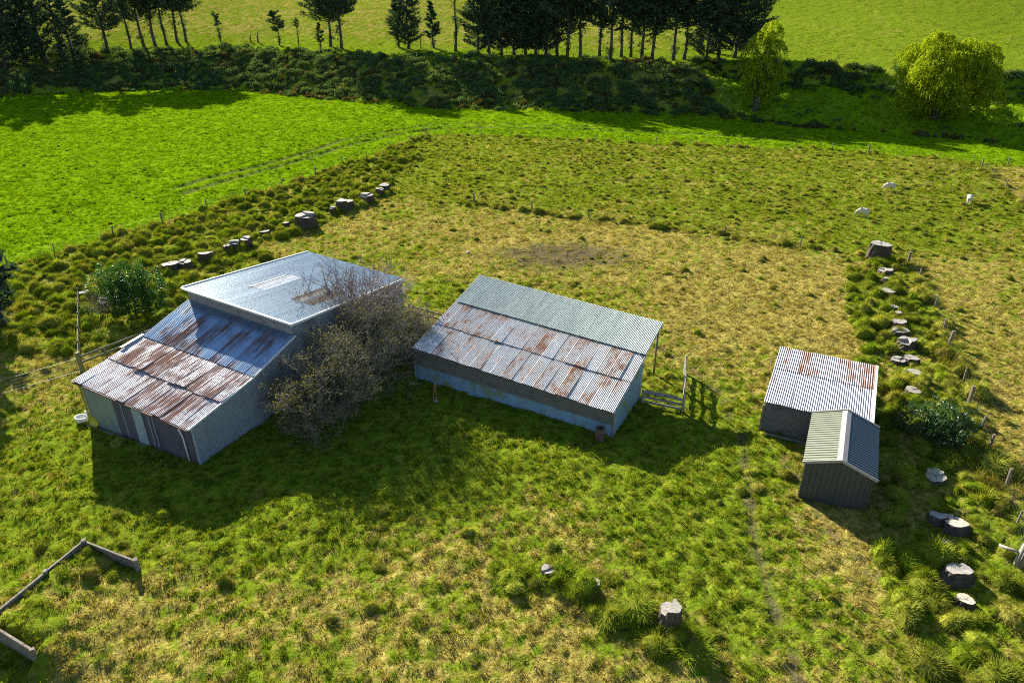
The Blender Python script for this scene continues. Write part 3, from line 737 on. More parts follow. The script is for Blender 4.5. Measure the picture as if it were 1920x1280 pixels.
def add_dome(V, F, r, h, rng):
    b = len(V); n = 12; V = list(V); F = list(F)
    for j in range(4):
        a = j/3*pi/2*.96
        for i in range(n): k = r*math.cos(a)*(1+.08*math.sin(i*2.1+j)); V.append((k*math.cos(2*pi*i/n), k*math.sin(2*pi*i/n), h*math.sin(a)-.06*(j == 0)))
    for j in range(3):
        for i in range(n): F.append((b+j*n+i, b+j*n+(i+1) % n, b+(j+1)*n+(i+1) % n, b+(j+1)*n+i))
    return V, F
def mk_tussocks():
    rng = np.random.default_rng(9); ms = []
    for i in range(6): 
        V, F = blades(460, .46, .12, .30, .020, 1.4, rng, 3, .60, dome=.34); V, F = add_dome(V, F, .46, .36, rng); ms.append(raw_mesh('tussock', V, F, M_TUSS))
    for i in range(2):
        V, F = blades(190, .36, .24, .52, .018, .9, rng, 3, .5); ms.append(raw_mesh('rank_tussock', V, F, M_TUSS))
    cl = proto_set('tussocks', ms)
    x, y = rand_in(15, 150, 1.9, rng, .85, 10); z = zones(x, y)
    p = np.where(z['tl'] | z['tr'], .85, 0); p = np.where(z['tf'], .95, p)
    p = np.maximum(p, np.where((z['fl'] < .9) & ~z['lush'], .75, 0)*(fbm(x*.3, y*.3, 14, 2) > .38))
    p = np.maximum(p, np.where(pdist(x, y, WM) < .8, .9, 0)); p = np.maximum(p, np.where(z['mid'], .20+.3*sst(.5, .7, fbm(x*.12, y*.12, 15, 2)), 0))
    yard = ~(z['lush'] | z['mid'] | z['tl'] | z['tr'] | z['bank'] | z['hill'])
    p = np.maximum(p, np.where(yard, .03+.10*sst(.52, .7, fbm(x*.2, y*.2, 16, 2)), 0))
    p = np.where(z['lush'], .09*(fbm(x*.1, y*.1, 19, 2) > .4), p)
    # not on top of the buildings
    def inside(o, w, d, x, y):
        a = o.rotation_euler[2]; dx, dy = x-o.location[0], y-o.location[1]
        u = math.cos(a)*dx+math.sin(a)*dy; v = -math.sin(a)*dx+math.cos(a)*dy
        return (u > -.2) & (u < w+.2) & (v > -.3) & (v < d+.2)
    bad = inside(barn, 9.7, 22, x, y) | inside(midshed, 15.4, 9.5, x, y) | inside(oldshed, 6, 6.9, x, y) | inside(gshed, 3.4, 5.5, x, y)
    def nearw(o, w, d, m=.9):
        a = o.rotation_euler[2]; dx, dy = x-o.location[0], y-o.location[1]
        u = math.cos(a)*dx+math.sin(a)*dy; v = -math.sin(a)*dx+math.cos(a)*dy
        return (u > -m) & (u < w+m) & (v > -m) & (v < d+m)
    p = np.where((nearw(barn, 9.7, 22) | nearw(midshed, 15.4, 5.4, .7) | nearw(oldshed, 6, 6.9, .7) | nearw(gshed, 3.4, 5.5, .6)) & ~bad, .5*(fbm(x*.5, y*.5, 18, 2) > .45), p)
    keep = (rng.random(len(x)) < p) & ~bad & ~z['bank'] & ~z['hill']
    x, y = x[keep], y[keep]; z = {a: b[keep] for a, b in z.items()}; n = len(x)
    big = z['tl'] | z['tr'] | z['tf'] | (z['fl'] < 1)
    s = np.where(big, .5+1.15*rng.random(n)**1.4, .40+.5*rng.random(n)); s = np.where(z['lush'], .35+.3*rng.random(n), s)
    s = np.where(z['mid'] & (z['fl'] > 1), .5+.5*rng.random(n)**2, s)
    h = macro(x, y)+micro(x, y, z)
    dry = np.clip(np.where(big, .20, .40)+rng.normal(0, .2, n)+.3*(z['right'] | (z['fl'] < 1)), 0, 1); lush = np.where(z['lush'], .45, .08)
    rot = np.stack([rng.normal(0, .2, n), rng.normal(0, .2, n), rng.random(n)*2*pi], 1)
    pick = np.where((rng.random(n) < np.where(z['tf'] | (z['tr'] & (y < 40)), .16, .12)) | ((z['fl'] < .8) & (rng.random(n) < .3)), rng.integers(6, 8, n), rng.integers(0, 6, n))
    print('tussocks', n)
    return scatter('tussock_grass', cl, np.stack([x, y, h-.04], 1), rot, np.stack([s*(.75+.55*rng.random(n)), s*(.75+.55*rng.random(n)), s*np.where(z['tf'], 1.1, np.where(z['tl'] | z['tr'], 1.25, 1))*(.5+.65*rng.random(n))], 1), pick, {'dry': dry, 'lush': lush}, label='rounded clumps of tussock grass', cat='grass'), cl
tuss, TUSS = mk_tussocks()

# ------------------------------------------------------------------ leaf clouds
def leaves(C, D, L, Wd, rng, fold=0.0):
    """diamond leaves: centres C, directions D, lengths L, widths Wd (arrays)"""
    C = np.asarray(C, float); D = np.asarray(D, float); D = D/np.linalg.norm(D, axis=1, keepdims=True)
    n = len(C); r = rng.normal(size=(n, 3)); X = np.cross(D, r); X /= np.linalg.norm(X, axis=1, keepdims=True)
    L = np.broadcast_to(L, n)[:, None]; Wd = np.broadcast_to(Wd, n)[:, None]
    V = np.stack([C-D*L*.5, C+X*Wd*.5, C+D*L*.5, C-X*Wd*.5], 1).reshape(-1, 3)
    F = np.arange(4*n).reshape(n, 4)
    return V, F
def np_mesh(name, V, F, mat):
    me = bpy.data.meshes.new(name); V = np.asarray(V, np.float32); F = np.asarray(F, np.int32); k = F.shape[1]
    me.vertices.add(len(V)); me.vertices.foreach_set('co', V.ravel()); me.loops.add(F.size); me.loops.foreach_set('vertex_index', F.ravel())
    me.polygons.add(len(F)); me.polygons.foreach_set('loop_start', np.arange(0, F.size, k, dtype=np.int32)); me.polygons.foreach_set('loop_total', np.full(len(F), k, np.int32))
    me.update(calc_edges=True); me.materials.append(mat); return me
def cat_vf(L):
    V = []; F = []; b = 0
    for v, f in L: V.append(v); F.append(f+b); b += len(v)
    return np.concatenate(V), np.concatenate(F)
def mb_mesh(mb, name, mat, smooth=True):
    me = bpy.data.meshes.new(name); me.from_pydata(mb.v, [], mb.f)
    if smooth: me.polygons.foreach_set('use_smooth', [True]*len(me.polygons))
    me.materials.append(mat); me.update(); return me

M_BARK = mk_wood('grey_bark', (.045, .038, .030), (.105, .09, .072), (8, 8, 1), ns=2)
M_CON = mk_leaf('haze_lifted_needles', (.040, .070, .046), (.085, .125, .070), .25)  # needle colour lifted and blued to stand in for distance haze
M_WIL = mk_leaf('willow_leaves', (.17, .255, .012), (.31, .385, .025), .45, tmul=(1.25, 1.15, .5))
M_SHR = mk_leaf('shrub_leaves', (.018, .060, .010), (.045, .125, .018), .35, gloss=.10, rough=.5)
M_OLE = mk_leaf('oleander_leaves', (.030, .080, .028), (.070, .140, .055), .3, gloss=.10, rough=.5)
M_SCRUB = mk_leaf('scrub_leaves', (.055, .105, .045), (.125, .18, .065), .3)  # leaf colour raised in place of haze over the far bank
M_TWIG = mk_wood('lichened_twigs', (.15, .135, .10), (.31, .285, .21), (3, 3, 3), ns=2)
M_TWIGP = mk_wood('purple_grey_twigs', (.19, .15, .15), (.34, .28, .26), (3, 3, 3), ns=2)
M_LICH = mk_leaf('lichen_leaves', (.085, .085, .04), (.20, .185, .07), .3)

def conifer(seed, H, cb, rad, nb=90, dens=16, lean=0.0, top=1.0, shape=.75):
    rng = np.random.default_rng(seed); mb = MB(); parts = []
    n = 9; tr = .016*H+.07; pts = [(lean*H*(i/n)**1.2+.12*math.sin(i*1.3+seed), .1*math.cos(i*1.1+seed), H*i/n-.4*(i == 0)) for i in range(n+1)]
    mb.tube(pts, [tr*(1-.88*i/n)*(1.35 if i == 0 else 1) for i in range(n+1)], 7)
    for b in range(nb):
        f = cb+(1-cb)*(b+rng.random())/nb
        if rng.random() < .12: continue
        z = H*f; r = rad*(1-((f-cb)/(1-cb))**(2.6 if cb > .2 else 1.7)*top)*(.55+.55*rng.random())
        if f-cb < .12: r *= .55+.5*rng.random()
        r = max(r, .35); az = rng.random()*2*pi; up = .12+.35*rng.random()*shape
        cx = np.interp(z, [p[2] for p in pts], [p[0] for p in pts]); cy = np.interp(z, [p[2] for p in pts], [p[1] for p in pts])
        d = np.array([math.cos(az), math.sin(az), up]); 
        end = np.array([cx, cy, z])+d*r+np.array([0, 0, r*.12])
        mid_ = np.array([cx, cy, z])+d*r*.5+np.array([0, 0, -.03*r])
        mb.tube([(cx, cy, z), tuple(mid_), tuple(end)], [.02+.012*r, .015+.006*r, .008], 3, False)
        m = int(dens*(.9+.42*r)); t = .25+.8*rng.random(m)**.75
        C = np.array([cx, cy, z])+np.outer(t, d*r)+np.outer(t**2, [0, 0, r*.12])
        C = C+rng.normal(0, 1, (m, 3))*np.array([.16, .16, .10])*(.5+.35*r)
        D = d+rng.normal(0, .55, (m, 3))+np.array([0, 0, .15])
        parts.append(leaves(C, D, .6+.7*rng.random(m), .17+.22*rng.random(m), rng))
    # thin hanging boughs below the crown
    for b in range(int(26*cb*H/10)):
        z = H*cb*(.25+.75*rng.random()); az = rng.random()*2*pi; r = rad*(.12+.3*rng.random())*z/(H*cb)
        cx = np.interp(z, [p[2] for p in pts], [p[0] for p in pts]); d = np.array([math.cos(az), math.sin(az), -.1]); m = 10
        mb.tube([(cx, 0, z), tuple(np.array([cx, 0, z])+d*r)], [.03, .01], 3, False)
        C = np.array([cx, 0, z])+np.outer(.3+.75*rng.random(m), d*r)+rng.normal(0, .22, (m, 3))
        parts.append(leaves(C, d+rng.normal(0, .5, (m, 3)), .5+.5*rng.random(m), .12+.14*rng.random(m), rng))
    # dead stubs on the bare trunk
    for b in range(int(10*cb*3)):
        z = H*cb*rng.random(); az = rng.random()*2*pi; l = .3+.9*rng.random()
        cx = np.interp(z, [p[2] for p in pts], [p[0] for p in pts])
        mb.tube([(cx, 0, z), (cx+l*math.cos(az), l*math.sin(az), z+.1*l)], [.04, .012], 3, False)
    V, F = cat_vf(parts)
    return mb_mesh(mb, 'trunk', M_BARK), np_mesh('crown', V, F, M_CON)
def place_tree(meshes, name, label, cat, p, rz=0, s=1.0, group=None, nz=1.0):
    t = thing(name, label, cat, p, rz, group); t.scale = (s, s, s*nz)
    link_mesh('trunk', meshes[0], None, t)
    if meshes[1]: link_mesh('crown', meshes[1], None, t)
    return t
TALL = [conifer(100+i, 20, (.30, .38, .24, .42)[i], (7.8, 7.0, 7.8, 6.4)[i], 120, 24, (.03, -.02, .05, 0)[i]) for i in range(4)]
DENSE = [conifer(200+i, 20, .06, (6.8, 5.8)[i], 150, 24, .01*i) for i in range(2)]
THIN = [conifer(300+i, 18, (.62, .68)[i], (3.4, 2.8)[i], 46, 14, .02) for i in range(2)]
SMALL = [conifer(400, 9, .42, 2.6, 34, 20, .0, .35), conifer(401, 9, .22, 1.9, 46, 18, .03), conifer(402, 8, .62, 1.7, 16, 14, .06, .3)]

row_l = 'shelterbelt trees on the terrace edge, left'
row_r = 'shelterbelt trees on the terrace edge, middle'
# (base px, base py, mesh, real height, label)
TREES = [
 (12, 132, DENSE[0], 23, 'dark dense conifer filling the far top left corner, foliage down to the ground'),
 (48, 122, DENSE[1], 24, 'dark dense conifer second from the left edge, beside the corner conifer'),
 (86, 118, DENSE[0], 22, 'dense dark conifer third from the left edge, right side of the left dark clump'),
 (143, 127, DENSE[1], 17, 'slim dark conifer standing alone right of the dense left clump'),
 (120, 118, THIN[0], 17, 'thin bare-stemmed conifer between dense left clump and slim dark conifer'),
 (204, 98, TALL[2], 21, 'leaning tall conifer with low side branches, first bare trunk of the left row'),
 (246, 92, THIN[1], 18, 'very thin pine stem just right of the leaning conifer'),
 (269, 87, TALL[0], 21, 'bare-trunked conifer second thick trunk of the left row'),
 (291, 86, TALL[3], 22, 'bare-trunked conifer third thick trunk of the left row, broadest stem'),
 (312, 84, THIN[0], 19, 'thin conifer stem in the left row left of its last pair'),
 (333, 79, TALL[1], 21, 'bare-trunked conifer, left tree of the last pair in the left row'),
 (349, 79, TALL[3], 19, 'bare-trunked conifer at the right end of the left row'),
 (415, 84, SMALL[2], 8.5, 'small broken-topped conifer standing alone on the bank edge right of the left row'),
 (525, 86, SMALL[0], 9.0, 'small round-headed conifer alone on the bank edge'),
 (561, 88, THIN[1], 7.5, 'small spindly conifer right of the round-headed one'),
 (601, 90, SMALL[1], 6.5, 'low bushy conifer left of the tall twin pines'),
 (621, 88, TALL[0], 20, 'tall pine with bare trunk, left of the twin pines'),
 (641, 92, TALL[1], 22, 'tall pine with bare trunk and side crown, right of the twin pines'),
 (747, 89, SMALL[1], 12, 'shaggy small conifer, left of the close dark pair'),
 (766, 92, DENSE[1], 17, 'taller shaggy dark conifer, right of the close dark pair'),
 (813, 90, SMALL[1], 11, 'short dark conifer leaning right, standing alone left of the long conifer row'),
 (855, 97, THIN[0], 19, 'thin open-crowned pine at the left start of the long row'),
 (897, 102, DENSE[0], 18, 'dense low-branched conifer at the left end of the long row'),
 (918, 106, TALL[2], 19, 'thick dark trunk second in the long row'),
 (940, 103, DENSE[1], 18, 'low-branched dark conifer third in the long row'),
 (964, 103, DENSE[0], 19, 'bare-trunked conifer fourth in the long row'),
 (986, 104, DENSE[1], 19, 'dense dark conifer fifth in the long row'),
 (1004, 103, DENSE[0], 18, 'dense dark conifer sixth in the long row'),
 (1023, 106, DENSE[1], 20, 'conifer with dark trunk seventh in the long row'),
 (1045, 106, TALL[2], 19, 'conifer with low boughs eighth in the long row'),
 (1064, 111, TALL[3], 21, 'pale straight trunk, left of the two clear pale trunks in the long row'),
 (1087, 109, TALL[1], 21, 'pale straight trunk, right of the two clear pale trunks in the long row'),
 (1124, 106, THIN[0], 20, 'slender stem right of the two clear pale trunks'),
 (1143, 114, TALL[0], 21, 'stout pale trunk standing forward in the long row'),
 (1164, 108, THIN[1], 20, 'slender stem just right of the stout forward trunk'),
 (1182, 108, TALL[3], 20, 'dark trunk left of the leaning pair in the long row'),
 (1204, 111, TALL[2], 20, 'left trunk of the leaning pair in the long row'),
 (1223, 113, TALL[1], 21, 'right trunk of the leaning pair in the long row'),
 (1263, 113, TALL[0], 21, 'bare trunk alone in a gap right of the leaning pair'),
 (1283, 112, TALL[3], 20, 'conifer fourth from the right end of the long row'),
 (1324, 113, DENSE[1], 17, 'dark foliage conifer third from the right end of the long row'),
 (1347, 113, TALL[2], 21, 'straight grey trunk next to the wide cypress'),
]
for i, (px, py, ms, H, lab) in enumerate(TREES):
    p = GT(px, py); H0 = 20 if (ms in TALL or ms in DENSE) else 18 if ms in THIN else (9, 9, 8)[SMALL.index(ms)]
    place_tree(ms, 'conifer_tree', lab, 'tree', (p[0], p[1], p[2]-.2), random.random()*6.28 if ms is not TALL[2] else 3.6+random.random()*.8, H/H0*1.14, row_l if px < 700 else row_r)
CYP = conifer(500, 22, .06, 8.5, 190, 30, .10, .9, .9)
p = GT(1378, 108); place_tree(CYP, 'cypress_tree', 'wide dark cypress with upswept boughs at the right end of the long row', 'tree', (p[0], p[1], p[2]-.2), .3)
# dead snags
for px, py, h, lab in ((484, 80, 3.4, 'short grey dead snag on the bank edge left of the round-headed conifer'), (470, 79, 2.8, 'thin dead stick left of the grey snag'), (789, 91, 5.5, 'bare grey pole trunk between dark conifers')):
    p = GT(px, py); m = MB(); m.tube([(0, 0, -.3), (.1, 0, h*.5), (.35, 0, h)], [.32 if h < 4 else .16, .2 if h < 4 else .12, .05], 7)
    if h < 4: m.tube([(.05, 0, h*.3), (-.5, .1, h*.75)], [.12, .04], 5)
    o = m.build('dead_snag', M_BARK, None, True); o.location = p; tag(o, lab, 'tree')

def willow(seed, H, rx, base_f, n_str, mat, lobes):
    rng = np.random.default_rng(seed); mb = MB(); parts = []
    ends = []
    for b in range(9):
        az = 2*pi*b/9+rng.random()*.5; r = rx*(.25+.35*rng.random()); z1 = H*(.45+.3*rng.random())
        p1 = (.35*r*math.cos(az), .35*r*math.sin(az), H*.22); p2 = (r*math.cos(az), r*math.sin(az), z1)
        mb.tube([(.2*math.cos(az), .2*math.sin(az), -.3), p1, p2], [.035*H*.55, .02*H*.5, .04], 6, False)
    for (lx, ly, lz, lr, lh) in lobes:
        m = int(n_str*lr*lr/rx/rx*2.2)
        th = rng.random(m)*2*pi; cz = rng.random(m)*1.25-.25; rr = np.sqrt(np.clip(1-cz**2, 0, 1))*(.72+.33*rng.random(m))*(1+.15*np.sin(3*th+lx))
        P = np.stack([lx+lr*rr*np.cos(th), ly+lr*rr*np.sin(th), lz+lh*cz*(.85+.2*rng.random(m))], 1)
        for i in range(m):
            ln = (.5+1.5*rng.random())*H/18*(1.0 if P[i, 2] > base_f*H+1.5 else .5); k = int(5+ln*6)
            t = np.linspace(0, 1, k); o = P[i]-np.array([lx, ly, 0]); o[2] = 0; o /= max(np.linalg.norm(o), .1)
            C = P[i]+np.outer(np.sqrt(t)*.35*ln, o)+np.outer(t**1.4*ln, [0, 0, -1])+np.outer(.25*np.sin(t*2.2), [0, 0, 1])+rng.normal(0, .10, (k, 3))
            D = np.array([0, 0, -.8])+.5*o+rng.normal(0, .5, (k, 3))
            parts.append(leaves(C, D, .38+.3*rng.random(k), .11+.08*rng.random(k), rng))
    V, F = cat_vf(parts); 
    return mb_mesh(mb, 'trunk', M_BARK), np_mesh('crown', V, F, mat)
def lobe_set(seed, n, rx, H, z0, r0, r1, pw=1.0):
    rng = np.random.default_rng(seed); L = []
    for k in range(n):
        f = (k+.5)/n; z = z0+(H-z0-r1*.8)*f; rr = rx*math.sin(pi*(.16+.72*f))**pw*.78*rng.uniform(.55, 1.0); az = k*2.4+rng.random()*.8; r = rng.uniform(r0, r1)
        L.append((rr*math.cos(az), rr*math.sin(az), z, r, r*rng.uniform(.85, 1.15)))
    return L
w = willow(1, 17, 5.0, .1, 300, M_WIL, lobe_set(5, 14, 4.2, 17, 2.0, 1.4, 2.3, .8))
p = GT(1417, 205); place_tree(w, 'willow_tree', 'narrow yellow-green willow in front of the cypress at the bank foot', 'tree', (p[0], p[1], p[2]-.3), 0, 1.12)
w = willow(2, 18, 11, .06, 1150, M_WIL, lobe_set(8, 44, 12.5, 18.0, 2.4, 1.9, 3.4, .7))
p = GT(1752, 222); place_tree(w, 'willow_tree', 'broad round yellow-green willow standing alone on the right', 'tree', (p[0], p[1], p[2]-.3), 0, .92)
w = willow(3, 15, 5, .3, 150, mk_leaf('pale_leaves', (.16, .16, .035), (.26, .24, .06), .45), [(0, 0, 12, 3.0, 3.0), (.5, 0, 8.5, 3.2, 3.4)])
p = GT(1312, 96); place_tree(w, 'pale_tree', 'pale yellowish tree behind the long conifer row, left of the cypress', 'tree', (p[0], p[1], p[2]-.2))

# ------------------------------------------------------------------ scrub on the bank
def mk_scrub():
    rng = np.random.default_rng(12); ms = []
    def clump(n, r, h, L, Wd, mat, up=.4):
        d = rng.normal(size=(n, 3)); d /= np.linalg.norm(d, axis=1, keepdims=True); d[:, 2] = np.abs(d[:, 2])
        C = d*np.array([r, r, h])*(.55+.5*rng.random((n, 1))); C[:, 2] += .05
        return np_mesh('scrub_clump', *leaves(C, d+rng.normal(0, .6, (n, 3))+[0, 0, up], L*(.6+.8*rng.random(n)), Wd*(.6+.8*rng.random(n)), rng), mat)
    MB_ = mk_leaf('bracken', (.060, .052, .024), (.115, .095, .042), .3)
    MR_ = mk_leaf('rush_stems', (.10, .078, .035), (.20, .16, .07), .35)
    for i in range(3): ms.append(clump(260, 1.1, .9, .30, .14, M_SCRUB))
    for i in range(2): ms.append(clump(200, .9, .8, .42, .09, MB_, .8))
    for i in range(2): ms.append(clump(150, .45, .9, .9, .05, MR_, 2.2))
    cl = proto_set('scrub_clumps', ms)
    x, y = rand_in(110, 262, .55, rng, .95, 14); d = (y-np.interp(x, BX, BY))*.95; wr = sst(38, 60, x)
    n1 = fbm(x*.09, y*.12, 81, 3); n2 = fbm(x*.25, y*.3, 82, 2)
    p = np.where((d > -1) & (d < 26+7*wr), .72+.9*(n1-.45), 0)*np.where(wr > .5, np.where(d > 26.5, .9, .05), 1)
    p = np.where((wr < .5) & (d > 23) & (d < 29), .35, p); p = np.where((wr >= .5) & (d > 27) & (d < 34.5), .85, p); p = np.where((d > -2.5) & (d <= .5), .25+.6*sst(.45, .6, n1), p)
    p = np.where((x > 100) & (d > 0) & (d < 12), .5, p)
    keep = rng.random(len(x)) < p; x, y, d, n1, n2, wr = [a[keep] for a in (x, y, d, n1, n2, wr)]; n = len(x)
    z = zones(x, y); h = macro(x, y)+micro(x, y, z)
    u = rng.random(n)
    pick = np.where(u < .62, rng.integers(0, 3, n), np.where((n2 > .62) | (u > .93), rng.integers(3, 5, n), rng.integers(0, 3, n)))
    pick = np.where((d < 1) & (u > .35), rng.integers(5, 7, n), pick); pick = np.where((d < 1) & (u > .7), rng.integers(3, 5, n), pick)
    s = .7+1.0*rng.random(n)**1.5; s = np.where(d < 1, .7+.5*rng.random(n), s)
    rot = np.stack([rng.normal(0, .12, n), rng.normal(0, .12, n), rng.random(n)*6.28], 1)
    print('scrub', n)
    return scatter('bank_scrub', cl, np.stack([x, y, h-.1], 1), rot, np.stack([s, s, s*(.7+.6*rng.random(n))], 1), pick, {}, label='dark scrub and brown bracken covering the terrace bank', cat='scrub')
scrub = mk_scrub()

# ------------------------------------------------------------------ bare bushes against the barn
def bare_bush(seed, H, rad, stems, depth, leafn, mat_t, mat_l, upright=.6, dens=3, thick=.07, minr=.006):
    rng = random.Random(seed); nr = np.random.default_rng(seed); mb = MB(); tips = []
    def grow(p, d, L, r, k):
        n = 3; pts = [p]; q = p; dd = d.copy()
        for i in range(n):
            dd = (dd+Vector((rng.gauss(0, .22), rng.gauss(0, .22), rng.gauss(.04, .18)))).normalized()
            q = q+dd*(L/n); pts.append(q)
        mb.tube(pts, [r, r*.88, r*.76, r*.62], 5 if k > 3 else 3, False)
        if k <= 2: tips.extend(pts[1:])
        if k == 0: return
        for c in range(dens+(1 if rng.random() < .5 else 0)):
            t = rng.choice([1, 2, 3, 3]); b = pts[t]
            ax = Vector((rng.gauss(0, 1), rng.gauss(0, 1), rng.gauss(0, .6))).normalized()
            nd_ = (dd*.75+ax*.75+Vector((0, 0, upright*.35))).normalized()
            grow(b, nd_, L*rng.uniform(.58, .82), max(r*.58, minr), k-1)
    for s_ in range(stems):
        az = 2*pi*s_/stems+rng.random(); sp = rad/H*rng.uniform(.3, 1.0)
        grow(Vector((.25*math.cos(az), .25*math.sin(az), -.2)), Vector((sp*math.cos(az), sp*math.sin(az), 1)).normalized(), H*.36, thick*rng.uniform(.7, 1.2), depth)
    T = np.array([tuple(t) for t in tips]); 
    me_t = mb_mesh(mb, 'branches', mat_t); me_l = None
    if leafn:
        T2 = T[(T[:, 2] < H*.9)]; C = T2[nr.integers(0, len(T2), leafn)]+nr.normal(0, .12, (leafn, 3))
        me_l = np_mesh('leaves', *leaves(C, nr.normal(size=(leafn, 3)), .07+.12*nr.random(leafn), .05+.06*nr.random(leafn), nr), mat_l)
    return me_t, me_l
def put_bush(ms, label, p, rz=0, s=1.0, name='bare_bush'):
    t = thing(name, label, 'bush', p, rz); t.scale = (s, s, s)
    link_mesh('branches', ms[0], None, t)
    if ms[1]: link_mesh('leaves', ms[1], None, t)
    return t
put_bush(bare_bush(21, 5.4, 4.8, 14, 5, 9000, M_TWIG, M_LICH, .2, 3), 'lichened bare bush sprawling low along the barn side wall, nearest to the camera', G(608, 792))
put_bush(bare_bush(22, 7.2, 4.6, 14, 5, 6000, M_TWIG, M_LICH, .45, 3), 'tangled bare bush in the middle of the thicket between barn and long shed', G(690, 722), 1.0)
put_bush(bare_bush(23, 8.8, 3.6, 6, 4, 300, M_TWIGP, M_LICH, 1.2, 3, .11, .012), 'tall bare tree with upright purplish twigs rising over the smooth barn roof', G(668, 668), 2.0)
put_bush(bare_bush(25, 7.6, 3.4, 6, 4, 300, M_TWIGP, M_LICH, 1.1, 3, .10, .012), 'upright bare tree near the far corner of the barn roof', G(722, 648), 3.0)
put_bush(bare_bush(24, 5.2, 3.6, 10, 5, 3000, M_TWIG, M_LICH, .35, 3), 'bare bush reaching over the left corner of the long shed roof', G(768, 672), 4.0)
# dry weed sticks behind the barn
put_bush(bare_bush(31, 3.2, 1.4, 8, 3, 300, M_TWIG, M_LICH, 1.2, 3, .03), 'thin leafless bush left of the green shrub behind the barn', G(195, 590))

# ------------------------------------------------------------------ green shrubs
def shrub(seed, lobes, n, mat, L, Wd, rosette=0, trunk=True):
    rng = np.random.default_rng(seed); parts = []; mb = MB()
    for (x, y, z, r, h) in lobes:
        m = int(n*r*r)
        d = rng.normal(size=(m, 3)); d /= np.linalg.norm(d, axis=1, keepdims=True)
        rr = (.45+.6*rng.random((m, 1))**.6)*(1+.22*np.sin(d[:, :1]*7+d[:, 1:2]*5+seed)); C = d*np.array([r, r, h])*rr+np.array([x, y, z]); ok = C[:, 2] > .1; C, d = C[ok], d[ok]; m = len(C)
        if rosette:
            for k in range(rosette):
                D = d*.6+rng.normal(0, .55, (m, 3))+[0, 0, .35]; D /= np.linalg.norm(D, axis=1, keepdims=True)
                l = L*(.6+.7*rng.random(m)); parts.append(leaves(C+D*l[:, None]*.5, D, l, Wd*(.7+.6*rng.random(m)), rng))
        else: parts.append(leaves(C, d*.4+rng.normal(0, .7, (m, 3)), L*(.6+.8*rng.random(m)), Wd*(.6+.8*rng.random(m)), rng))
        mb.tube([(x*.2, y*.2, -.2), (x*.6, y*.6, z*.4), (x, y, z)], [.09, .07, .03], 5, False)
    V, F = cat_vf(parts); return mb_mesh(mb, 'stems', M_BARK), np_mesh('foliage', V, F, mat)
def put_shrub(ms, name, label, cat, p, rz=0):
    t = thing(name, label, cat, p, rz); link_mesh('stems', ms[0], None, t); link_mesh('foliage', ms[1], None, t); return t
put_shrub(shrub(41, [(-1.7, .3, 2.9, 1.5, 1.5), (.1, .5, 3.3, 1.7, 1.4), (1.7, .2, 2.6, 1.7, 1.5), (.8, -.9, 1.7, 1.6, 1.3), (-.6, -.5, 2.3, 1.3, 1.2), (2.2, -.4, 1.4, 1.2, 1.1)], 900, M_SHR, .17, .09), 'green_shrub', 'glossy dark green shrub behind the barn, beside the cut stumps', 'shrub', G(252, 588))
put_shrub(shrub(42, [(-.9, .2, 1.15, 1.1, .9), (.5, .3, 1.35, 1.25, 1.0), (1.3, -.2, 1.0, 1.0, .8), (.1, -.8, .9, 1.1, .75)], 150, M_OLE, .30, .055, 7), 'oleander_shrub', 'rounded long-leaved shrub right of the two small sheds', 'shrub', G(1745, 818))
put_shrub(shrub(43, [(0, 0, .5, .7, .55)], 700, M_SHR, .12, .06), 'low_shrub', 'small dark shrub in front of the leafless bush, left of the barn', 'shrub', G(167, 592))
PINE = conifer(600, 13, .10, 2.3, 130, 24, .0, .8, .4)
p = G(8, 612); place_tree(PINE, 'pine_tree', 'dark pine whose lower boughs reach in at the left edge beside the barn', 'tree', p)

